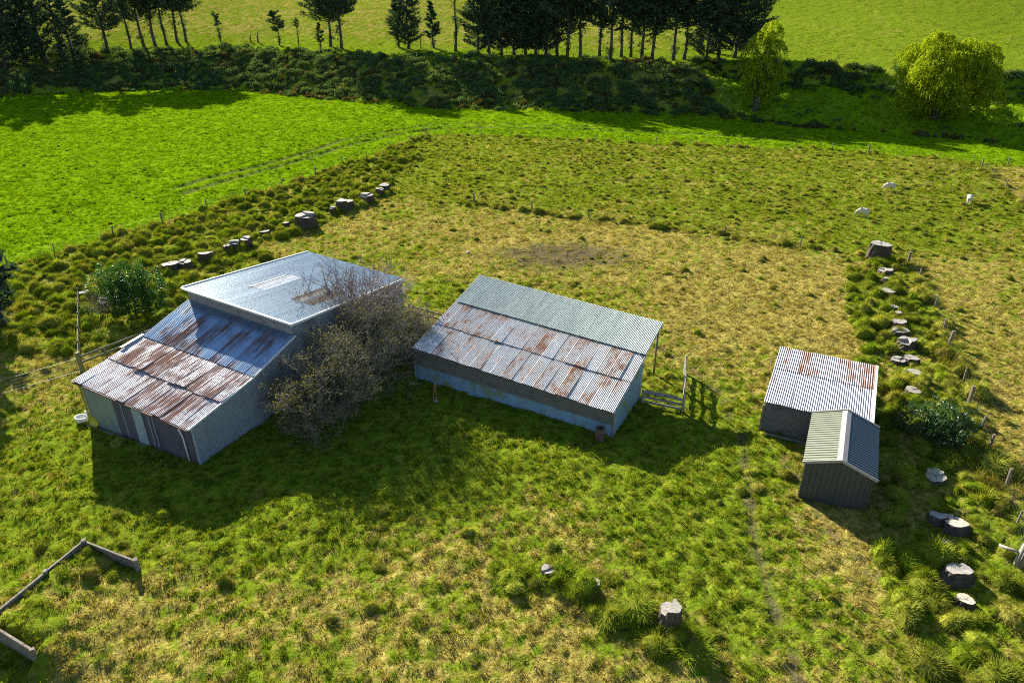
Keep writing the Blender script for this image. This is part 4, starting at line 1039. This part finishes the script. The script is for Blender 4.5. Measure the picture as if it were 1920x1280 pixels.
# ------------------------------------------------------------------ stumps
M_STUMP = mk_wood('dark_stump_wood', (.032, .023, .016), (.125, .09, .062), (9, 9, .5), ns=3)
M_CUT = mk_wood('silvered_cut_wood', (.20, .18, .155), (.46, .425, .38), (6, 6, 2), ns=2)
M_CUTB = mk_wood('pale_log_face', (.30, .265, .20), (.56, .51, .41), (6, 6, 2), ns=2)
def stump_mesh(rng, r, h, jag, flare=.35, elong=1.0, cut=None):
    n = 28; ph = [rng.random()*6.28 for _ in range(5)]
    lob = [1+.09*math.sin(2*2*pi*i/n+ph[0])+.06*math.sin(3*2*pi*i/n+ph[1])+.03*math.sin(7*2*pi*i/n+ph[2])+rng.uniform(-.02, .02) for i in range(n)]
    nl = rng.choice([2, 3, 4]); cutl = [-jag*q/(nl-1) for q in range(nl)]; rng.shuffle(cutl); off = rng.random()*6
    topz = [h+cutl[int((i/n*nl+off)) % nl]+rng.uniform(-.012, .012) for i in range(n)]
    rows = [(-.3, 1+flare*1.1), (0.0, 1+flare), (.22, 1+flare*.35), (.55, 1.0), (1.0, .93)]
    mb = MB(); vs = []
    for (f, k) in rows:
        for i in range(n):
            a = 2*pi*i/n; q = r*lob[i]*k*(1+.06*math.sin(i*3.1+f*4)); z = topz[i]*f if f >= 0 else f
            vs.append((q*math.cos(a)*elong, q*math.sin(a), z))
    fs = []
    for j in range(len(rows)-1):
        for i in range(n): fs.append((j*n+i, j*n+(i+1) % n, (j+1)*n+(i+1) % n, (j+1)*n+i))
    mb.add(vs, fs)
    me = bpy.data.meshes.new('tree_stump'); me.from_pydata(mb.v, [], mb.f); me.materials.append(M_STUMP)
    me.update()
    lev = [h+cutl[int((i/n*nl+off)) % nl] for i in range(n)]; rim = [vs[(len(rows)-1)*n+i][:2] for i in range(n)]; V = []; F = []
    cx, cy = rng.uniform(-.2, .2)*r, rng.uniform(-.2, .2)*r
    for i in range(n):
        k = (i+1) % n; b = len(V); V += [(*rim[i], lev[i]+.004), (*rim[k], lev[i]+.004), (cx, cy, lev[i]+.004+rng.uniform(-.01, .0))]; F.append((b, b+1, b+2))
        if abs(lev[i]-lev[k]) > .01: b = len(V); V += [(*rim[k], lev[i]), (*rim[k], lev[k]), (cx, cy, lev[k]), (cx, cy, lev[i])]; F.append((b, b+1, b+2, b+3))
    mt = bpy.data.meshes.new('cut_face'); mt.from_pydata(V, [], F); mt.materials.append(cut or M_CUT); mt.update()
    return me, mt
    tv = []
    iv = [(v[0]*.55, v[1]*.55, topz[i]-.01) for i, v in enumerate(tv)]
    cv = (0, 0, sum(topz)/n-.03); V = tv+iv+[cv]
    F = [(i, (i+1) % n, n+(i+1) % n, n+i) for i in range(n)]+[(n+i, n+(i+1) % n, 2*n) for i in range(n)]
    mt = bpy.data.meshes.new('cut_face'); mt.from_pydata(V, [], F); mt.materials.append(cut or M_CUT); mt.update()
    return me, mt
def put_stump(px, py, wpx, h, label, group, jag=.12, elong=1.0, tilt=(0, 0), cut=None, flare=.16):
    rng = random.Random(int(px*31+py)); p = G(px, py); p = (p[0], p[1], hz(p[0], p[1])-(.12 if group == GF else 0)); r = wpx*mpp(p)/2/(1+flare*.3)
    me, mt = stump_mesh(rng, r, h, jag, flare, elong, cut)
    o = link_mesh('tree_stump', me, None); o.location = p; o.rotation_euler = (tilt[0], tilt[1], rng.random()*.6)
    tag(o, label, 'stump', group); link_mesh('cut_face', mt, None, o); return o
GL, GR, GF = 'row of cut stumps behind the barn', 'row of low cut stumps beside the right fence', 'stumps in the grass in front'
for a in [
 (323, 508, 32, .85, 'wide dark stump nearest the green shrub, first of the row behind the barn', .12),
 (351, 505, 26, 1.0, 'upright stump second from the green shrub in the row behind the barn', .14),
 (388, 489, 27, .95, 'broad stump with a notched top, third from the green shrub', .18),
 (429, 472, 17, .75, 'short stump left of the close cluster of three behind the barn', .1),
 (443, 470, 20, 1.1, 'taller middle stump of the close cluster of three behind the barn', .2),
 (463, 462, 21, 1.05, 'right stump of the close cluster of three behind the barn', .15),
 (497, 441, 20, .55, 'low broken stump lying in tussocks right of the cluster of three', .3),
 (537, 426, 15, .6, 'small stump sunk in a green tussock left of the largest split stump', .1),
 (574, 425, 36, 1.55, 'largest split stump of the left row, with three stepped tops', .35),
 (625, 401, 12, .9, 'narrow stump leaning against the wide jagged stump', .1),
 (648, 392, 34, 1.15, 'wide jagged stump with mossy face, right of the largest split stump', .3),
 (689, 380, 24, 1.2, 'leaning two-topped stump between wide jagged stump and the row end', .3),
 (713, 366, 16, 1.0, 'front dark stump of the pair at the far end of the left row', .1),
 (722, 359, 22, 1.0, 'rear pale-topped stump of the pair at the far end of the left row', .06)]:
    put_stump(*a[:5], GL, a[5])
put_stump(160, 556, 22, .5, 'flat pale-topped stump among leafless twigs left of the barn', GL, .05)
put_stump(199, 575, 26, .8, 'dark shaded stump under the left side of the green shrub', GL, .2)
put_stump(222, 574, 22, 1.0, 'dark shaded stump under the middle of the green shrub', GL, .3)
for a in [
 (1645, 486, 33, 1.75, 'tall thick dark stump standing alone at the head of the right row', .06),
 (1660, 512, 24, .35, 'broken grey stump just below the tall thick stump', .25),
 (1665, 528, 17, .25, 'small broken stump third in the right row', .2),
 (1660, 551, 32, .28, 'wide flat white-topped stump fourth in the right row', .08),
 (1674, 581, 17, .25, 'small pale stump fifth in the right row', .05),
 (1682, 594, 12, .25, 'smallest sliver of pale stump in the right row', .05),
 (1683, 613, 27, .45, 'pale double-topped stump above the dark stacked stump', .15),
 (1685, 630, 28, .35, 'flat white stump just above the dark stacked stump', .06),
 (1699, 650, 31, .75, 'dark stacked stump with tilted grey block on top', .35),
 (1683, 679, 24, .25, 'mossy flat stump left of a white one, behind the boarded shed', .08),
 (1707, 679, 24, .3, 'white cracked stump right of a mossy one, behind the boarded shed', .1),
 (1712, 707, 24, .5, 'single grey stump at the level of the boarded shed roof top', .05),
 (1709, 741, 26, .3, 'pale stump half hidden behind the long-leaved shrub', .05)]:
    put_stump(a[0], a[1], a[2]*1.12, a[3]+(.16 if a[3] < .5 else 0), a[4], GR, a[5], cut=M_CUT)
put_stump(1750, 900, 38, .45, 'yellowish split stump in shade right of the garden shed', GR, .12, 1.2, (.1, 0), M_CUTB)
put_stump(1755, 975, 34, .4, 'bluish left half of the broad cracked stump near the right fence', GR, .12, 1.0, (0, .12))
put_stump(1790, 985, 50, .45, 'broad cracked pale stump with several slabs near the right fence', GR, .2, 1.15, (-.12, .05), M_CUTB)
put_stump(1792, 1084, 48, .6, 'hollow-topped flared stump with grass growing in it, lower right', GR, .10, 1.05, (-.12, .06), None, .3)
put_stump(1808, 1131, 32, .35, 'small round sawn stump below the hollow-topped stump', GR, .02, 1, (-.1, .05), M_CUTB)
put_stump(1770, 1022, 14, .3, 'small pale stub above the hollow-topped stump', GR, .05)
put_stump(1027, 1078, 27, .4, 'small pale stump at the left end of the foreground tussocks', GF, .05)
put_stump(1113, 1104, 26, .18, 'flat stump sunk in grass second from the left in the foreground', GF, .05)
put_stump(1183, 1132, 24, .25, 'low stump nearly hidden in a tussock third from the left in the foreground', GF, .1)
put_stump(1252, 1176, 42, 1.2, 'tall split stump with stepped top at the right end of the foreground tussocks', GF, .34)

def stump_grass():
    rng = np.random.default_rng(77); X = []; Y = []; B = []
    for o in [o for o in COL.objects if o.name.startswith('tree_stump')]:
        r = max(o.dimensions.x, o.dimensions.y)/2; big = o.location.y < 60
        for k in range(int((5+7*r)*(1 if o.dimensions.z > .95 else .45))):
            a = rng.random()*6.28; q = r+.12+.25*rng.random(); X.append(o.location.x+q*math.cos(a)); Y.append(o.location.y+q*math.sin(a)); B.append(1 if o.dimensions.z > .95 else .65)
    x, y, b = map(np.array, (X, Y, B)); n = len(x); s = (.45+.55*rng.random(n))*b
    rot = np.stack([rng.normal(0, .2, n), rng.normal(0, .2, n), rng.random(n)*6.28], 1)
    scatter('stump_grass', TUSS, np.stack([x, y, HZ(x, y)-.05], 1), rot, np.stack([s, s, s*(.6+.6*rng.random(n))], 1), np.where(rng.random(n) < .3, rng.integers(6, 8, n), rng.integers(0, 6, n)), {'dry': np.clip(rng.normal(.25, .2, n), 0, 1), 'lush': np.full(n, .08)}, label='long grass grown up around the stumps', cat='grass')
bpy.context.view_layer.update(); stump_grass()

# ------------------------------------------------------------------ fences
def post_mesh(h, r, n=7, square=False):
    m = MB()
    if square: m.box((0, 0, h/2-.2), (r*2, r*2, h+.4), None, .01)
    else: m.tube([(0, 0, -.4), (0, 0, h*.5), (0, 0, h)], [r, r*.97, r*.93], n)
    me = bpy.data.meshes.new('post'); me.from_pydata(m.v, [], m.f); me.materials.append(M_POST); me.update(); return me
POSTS = [post_mesh(1.15, .075), post_mesh(1.2, .09), post_mesh(1.05, .06)]
BAT = post_mesh(1.05, .025, 4)
STRAIN = post_mesh(1.35, .13, 8)
def fence(name, label, P, strain=(), wires=(.25, .5, .75, 1.0), battens=0, big=1.0, wire_r=.0025):
    base = P[0]; t = thing(name, label, 'fence', (base[0], base[1], 0)); rng = random.Random(len(label)); L = []
    for i, (x, y) in enumerate(P):
        z = hz(x, y); o = link_mesh('post', STRAIN if i in strain else rng.choice(POSTS), None, t)
        o.location = (x-base[0], y-base[1], z); o.rotation_euler = (rng.gauss(0, .05), rng.gauss(0, .05), rng.random()*3); o.scale = (big, big, 1+rng.uniform(-.08, .1))
        L.append(Vector((x-base[0], y-base[1], z)))
    m = MB()
    for a, b in zip(L[:-1], L[1:]):
        for w in wires: m.bar(a+Vector((0, 0, w)), b+Vector((0, 0, w)), wire_r*2, wire_r*2)
    m.build('wire', M_WIRE, t)
    for a, b in zip(L[:-1], L[1:]):
        for k in range(battens):
            f = (k+1)/(battens+1); q = lerp(a, b, f); o = link_mesh('batten', BAT, None, t); o.location = (q.x, q.y, hz(q.x+base[0], q.y+base[1])); o.rotation_euler = (rng.gauss(0, .08), rng.gauss(0, .08), 0)
    return t
fence('wire_fence', 'post and wire fence between the bright field and the tussocky stump row, left', WL, (len(WL)-1,), big=1.15)
fence('wire_fence', 'post and wire fence along the back of the sheep paddock', WB_, (0, 13), big=1.05)
fence('wire_fence', 'thin overgrown fence between the yard and the sheep paddock', WM[:-1], (0,), (.3, .6, .9))
fence('wire_fence', 'leaning netting fence down the right side beside the low stumps', WR, (0, 4, 6, 11), (.3, .6, .9), 1, 1.0)
fence('wire_fence', 'overgrown fence running from the paddock far corner to the right edge', WF, (0,), (.3, .6, .9), 1)
fence('wire_fence', 'faint fence line at the foot of the long conifer row', [GT(x, y)[:2] for x, y in ((950, 103), (1010, 104), (1075, 107), (1140, 109), (1210, 111), (1290, 113))], (), (.4, .8, 1.1), 1)
# white strainer post with stay, lower right
def strainer():
    b = G(1906, 1058); t = thing('strainer_post', 'thick pale fence strainer post with slanting stay at the right edge', 'post', b)
    m = MB(); m.tube([(0, 0, -.3), (.05, .02, 1.25)], [.15, .14], 10); m.build('post', M_PALEWOOD, t, True)
    m = MB(); m.tube([(-.55, .75, .55), (-.05, .05, .75)], [.075, .075], 8); m.build('stay', M_PALEWOOD, t, True)
strainer()
# pipe gate, timber gatepost and rail fence left of the barn
gp = Vector(G(152, 698)); ge = Vector(G(-40, 752))
def pipe_gate():
    t = thing('pipe_gate', 'long galvanised pipe gate with two rails left of the barn', 'gate', gp)
    d = ge-gp; m = MB()
    m.tube([(0, 0, 1.15), tuple(d*.5+Vector((0, 0, 1.08))), tuple(d+Vector((0, 0, 1.1)))], .02, 6); m.tube([(0, 0, .12), tuple(d+Vector((0, 0, .08)))], .02, 6)
    m.build('rail', M_STEEL, t)
    for f in (.02, .32, .66, .98):
        q = d*f; m = MB(); m.tube([(q.x, q.y, .1), (q.x, q.y, 1.12)], .018, 5); m.build('upright', M_STEEL, t)
    m = MB()
    for w in (.35, .6, .85): m.bar(Vector((0, 0, w)), d+Vector((0, 0, w)), .012, .012)
    m.build('wire', M_WIRE, t)
    t2 = thing('gate_post', 'square mossy timber gate post between pipe gate and board fence', 'post', gp+Vector((.12, .05, 0)))
    m = MB(); m.box((0, 0, .7), (.24, .24, 1.9), None, .02); m.build('post', mk_wood('mossy_post', (.13, .13, .045), (.26, .26, .10), (4, 4, 1), ns=3), t2)
    o = G(300, 640); t3 = thing('rail_fence', 'two-rail timber fence running from the gate post to the barn', 'fence', gp)
    m = MB(); e = Vector(o)-gp
    for w in (1.25, .8): m.bar(Vector((.2, .1, w)), e+Vector((0, 0, w)), .05, .16)
    m.build('rail', mk_wood('dark_rail', (.10, .10, .05), (.2, .19, .11), (3, 3, 3), ns=3), t3)
    for f in (.33, .66, 1):
        q = e*f; o2 = link_mesh('post', POSTS[1], None, t3); o2.location = q
    A, B = Vector(G(150, 560)), Vector(G(152, 690)); t4 = thing('wire_fence', 'short fence seen end-on from the gate post back to the pale-topped stump', 'fence', A)
    for f in (0, .2, .4, .6, .8):
        o2 = link_mesh('post', POSTS[2], None, t4); o2.location = (B-A)*f
    m = MB()
    for w in (.3, .6, .9): m.bar(Vector((0, 0, w)), B-A+Vector((0, 0, w)), .02, .02)
    m.build('wire', M_PALEWOOD, t4)
pipe_gate()
def yard_rails():
    A, B = Vector(G(768, 592)), Vector(G(838, 612)); t = thing('rail_fence', 'low dark board fence closing the gap between barn and long shed', 'fence', A)
    m = MB()
    for w in (.95, .5): m.bar(Vector((0, 0, w)), B-A+Vector((0, 0, w)), .05, .15)
    m.build('rail', M_POST, t)
    for f in (0, .5, 1): o = link_mesh('post', POSTS[1], None, t); o.location = (B-A)*f
    A, B = Vector(G(1204, 757)), Vector(G(1279, 773)); C = Vector(G(1283, 700)); t = thing('cattle_pen', 'silvered board pen with yellow pipe at the right end of the long shed', 'pen', A)
    m = MB()
    for w in (.95, .6, .25): m.bar(Vector((0, 0, w)), B-A+Vector((0, 0, w)), .05, .16, .01)
    m.build('rail', M_PALEWOOD, t)
    m = MB(); m.bar(Vector((.1, -.05, 1.06)), B-A+Vector((-.2, .05, 1.06)), .22, .04, .01); m.build('top_board', M_PALEWOOD, t)
    m = MB(); m.tube([(.8, -.12, 1.14), tuple((B-A)*.85+Vector((0, 0, 1.14)))], .05, 7); m.build('pipe', M_YEL, t)
    m = MB()
    for w in (1.25, .85, .45): m.bar(B-A+Vector((0, 0, w)), C-A+Vector((0, 0, w)), .06, .16, .01)
    m.build('rail', M_PALEWOOD, t)
    for q, h in ((Vector((0, 0, 0)), 1.1), (B-A, 1.35), ((B+C)/2-A, 1.35), (C-A, 1.5)):
        m = MB(); m.box(q+Vector((0, 0, h/2-.1)), (.15, .15, h+.2), None, .01); m.build('post', M_PALEWOOD, t)
yard_rails()
# earth loading bay with timber walls
def bay():
    def at(px, py, z): return Vector(G(px, py, z))
    o = at(157, 1013, .95); a = at(-28, 1163, .95); b = at(254, 1050, .75); mid_ = lerp(o, a, .42)
    t = thing('retaining_wall', 'low weathered timber walls holding up a grassy earth ramp, lower left corner', 'wall', (o.x, o.y, 0))
    O = Vector((o.x, o.y, 0)); M_ = mk_wood('grey_sleeper', (.12, .095, .07), (.30, .255, .20), (3, 3, 9), ns=3)
    def wall(p, q, h0, h1, th, name='wall_panel'):
        d = (q-p); d.z = 0; n = Vector((-d.y, d.x, 0)).normalized()*th/2; P, Q = Vector((p.x, p.y, 0))-O, Vector((q.x, q.y, 0))-O; m = MB()
        vs = [P-n, Q-n, Q+n, P+n]; vs = [v+Vector((0, 0, -.4)) for v in vs]+[P-n+Vector((0, 0, h0)), Q-n+Vector((0, 0, h1)), Q+n+Vector((0, 0, h1)), P+n+Vector((0, 0, h0))]
        m.add(vs, [(0, 1, 5, 4), (1, 2, 6, 5), (2, 3, 7, 6), (3, 0, 4, 7), (4, 5, 6, 7)]); m.build(name, M_, t)
    wall(o, mid_, .98, .98, .09); wall(mid_, a, .96, .96, .10); wall(o, b, .95, .72, .09)
    c = at(60, 1217, .8); wall(a, c, .96, .80, .10)
    for p, h in ((o, 1.02), (mid_, 1.04), (b, .84), (a, 1.0), (c, .86)):
        m = MB(); q = Vector((p.x, p.y, 0))-O; m.box(q+Vector((0, 0, h/2-.2)), (.2, .2, h+.4), Matrix.Rotation(.5, 3, 'Z'), .02); m.build('post', M_, t)
bay()

# ------------------------------------------------------------------ odds and ends in the yard
def drum():
    p = G(1124, 824); t = thing('steel_drum', 'rusty open steel drum standing at the near corner of the long shed', 'drum', p); m = MB(); n = 24
    prof_ = [(.30, 0), (.31, .02), (.30, .05), (.30, .30), (.318, .32), (.30, .34), (.30, .60), (.318, .62), (.30, .64), (.30, .88), (.315, .90), (.285, .90), (.28, .12), (0.01, .12)]
    vs = [(r*math.cos(2*pi*i/n), r*math.sin(2*pi*i/n), z) for r, z in prof_ for i in range(n)]
    m.add(vs, [(j*n+i, j*n+(i+1) % n, (j+1)*n+(i+1) % n, (j+1)*n+i) for j in range(len(prof_)-1) for i in range(n)]); m.build('drum_shell', M_RUST, t, True)
    m = MB(); m.tube([(.31*math.cos(2*pi*i/24), .31*math.sin(2*pi*i/24), .9) for i in range(25)], .014, 5); m.build('rim', mk_plain('pale_rusted_rim', (.28, .22, .18), .8), t)
drum()
def prop():
    p = G(816, 757); t = thing('timber_prop', 'pair of orange-brown poles leaning together in front of the long shed wall', 'pole', p)
    for dx in (-.12, .14):
        m = MB(); m.bar((dx, 0, -.1), (.02+dx*.15, .12, 1.55), .05, .04); m.build('pole', mk_plain('orange_wood', (.30, .16, .085), .8), t)
    m = MB(); m.box((.08, .02, .25), (.22, .14, .12), None, .02); m.build('block', M_PALEWOOD, t)
prop()
def trough():
    p = G(156, 790); t = thing('water_trough', 'round white water trough on the grass at the barn corner', 'trough', p); m = MB(); n = 28
    prof_ = [(.34, 0), (.40, .30), (.42, .40), (.36, .40), (.33, .15), (.01, .12)]
    vs = [(r*1.1*math.cos(2*pi*i/n), r*.8*math.sin(2*pi*i/n), z) for r, z in prof_ for i in range(n)]
    m.add(vs, [(j*n+i, j*n+(i+1) % n, (j+1)*n+(i+1) % n, (j+1)*n+i) for j in range(len(prof_)-1) for i in range(n)]); m.build('basin', M_WHITE, t, True)
    m = MB(); m.box((.25, .28, .45), (.25, .12, .35), None, .01); m.build('float_box', M_WHITE, t)
    p = G(180, 800); t = thing('drum_lid', 'mustard yellow round lid leaning on the barn front corner', 'lid', (p[0], p[1], .42), 0); m = MB()
    m.tube([(0, 0, 0), (0, -.06, .02)], .40, 24); o = m.build('lid_disc', M_YEL, t); 
    m = MB(); m.tube([(.38*math.cos(2*pi*i/24), -.07, .02+.38*math.sin(2*pi*i/24)) for i in range(25)], .025, 5); m.build('rim', M_YEL, t)
    t.rotation_euler = (.15, 0, -.35)
    p = Vector((-28.3, 41.0, 0)); t = thing('yellow_barrel', 'pale barrel with yellow end lying beside the barn under the roof edge', 'barrel', p)
    m = MB(); d = Vector((1.3, .65, .0)); m.tube([(-.2, -.1, 1.95), tuple(Vector((-.2, -.1, 1.95))+d)], .30, 14); m.build('barrel_shell', M_WHITE, t, True)
    m = MB(); m.tube([(-.23, -.115, 1.95), (-.2, -.1, 1.95)], .305, 14); m.build('barrel_end', M_YEL, t)
    for f in (.15, 1.0):
        m = MB(); m.box(Vector((-.2, -.1, .8))+d*f, (.14, .14, 1.75)); m.build('stand', M_POST, t)
trough()
def stones():
    for px, py, w, lab in ((1040, 600, 8, 'small pale stone in the yard grass'), (877, 474, 9, 'pale stone left of the bare patch')):
        p = G(px, py); me = bpy.data.meshes.new('stone'); b = bmesh.new(); bmesh.ops.create_icosphere(b, subdivisions=2, radius=w*mpp(p)/2)
        for v in b.verts: v.co *= 1+.18*math.sin(v.co.x*9+v.co.y*7); v.co.z *= .55
        b.to_mesh(me); b.free(); me.materials.append(M_CUT); o = link_mesh('stone', me, None); o.location = p; tag(o, lab, 'stone')
stones()
# fallen branches on the bare patch
def twigs():
    rng = random.Random(4); m = MB()
    for i in range(200):
        a = rng.random()*6.28; r = math.sqrt(rng.random()); x = BARE[0]+r*8*math.cos(a); y = BARE[1]+r*4.2*math.sin(a); z = hz(x, y) if i % 6 == 0 else 0.0
        b = rng.random()*6.28; l = rng.uniform(.3, 1.1)
        m.tube([(x, y, z+.05), (x+l*.5*math.cos(b), y+l*.5*math.sin(b), z+rng.uniform(.08, .22)), (x+l*math.cos(b+.3), y+l*math.sin(b+.3), z+rng.uniform(.02, .3))], [.018, .012, .005], 3, False)
    o = m.build('branch_litter', M_TWIG); o['kind'] = 'stuff'; o['label'] = 'grey brush and twigs scattered on the bare patch'; o['category'] = 'twigs'
twigs()

# ------------------------------------------------------------------ sheep
M_WOOL = mk_plain('cream_wool', (.62, .56, .44), .95, var=.2, ns=9)
def sheep_mesh():
    me = bpy.data.meshes.new('sheep')
    V = [(0, 0, .72), (.28, 0, .74), (.50, 0, .70), (.66, 0, .56), (.78, 0, .34), (.90, 0, .16), (-.30, 0, .73), (-.50, 0, .68),
         (.36, .15, .50), (.37, .15, .24), (.37, .15, .0), (.36, -.15, .50), (.38, -.15, .24), (.38, -.15, .0),
         (-.36, .15, .52), (-.42, .15, .27), (-.38, .15, .0), (-.36, -.15, .52), (-.42, -.15, .27), (-.38, -.15, .0), (-.60, 0, .50),
         (.76, .10, .38), (.76, -.10, .38)]
    E_ = [(0, 1), (1, 2), (2, 3), (3, 4), (4, 5), (0, 6), (6, 7), (1, 8), (8, 9), (9, 10), (1, 11), (11, 12), (12, 13), (6, 14), (14, 15), (15, 16), (6, 17), (17, 18), (18, 19), (7, 20), (4, 21), (4, 22)]
    Rr = [.30, .29, .22, .14, .11, .065, .31, .24, .10, .055, .045, .10, .055, .045, .12, .06, .045, .12, .06, .045, .05, .035, .035]
    me.from_pydata(V, E_, []); o = bpy.data.objects.new('sheep', me); COL.objects.link(o)
    o.modifiers.new('skin', 'SKIN'); o.modifiers.new('sub', 'SUBSURF').render_levels = 2; o.modifiers['sub'].levels = 2
    for i, r in enumerate(Rr): me.skin_vertices[0].data[i].radius = (r, r*1.05 if i in (0, 1, 6, 7) else r)
    me.skin_vertices[0].data[0].use_root = True
    dg = bpy.context.evaluated_depsgraph_get(); ev = o.evaluated_get(dg); m2 = bpy.data.meshes.new_from_object(ev); m2.name = 'sheep'
    bpy.data.objects.remove(o); m2.materials.clear(); m2.materials.append(M_WOOL); m2.polygons.foreach_set('use_smooth', [True]*len(m2.polygons)); return m2
SH = sheep_mesh()
for px, py, rz, lab in ((1667, 359, 2.6, 'cream sheep grazing farthest back, near the paddock rear'), (1815, 383, 1.1, 'whitest sheep grazing near the right fence, seen from behind'), (1617, 406, 2.5, 'cream sheep grazing nearest the camera, in line with the tall dark stump')):
    p = G(px, py); o = link_mesh('sheep', SH, None); o.location = (p[0], p[1], hz(p[0], p[1])+.02); o.rotation_euler = (0, 0, rz); o.scale = (1.12,)*3
    tag(o, lab, 'sheep', 'sheep grazing in the olive paddock')
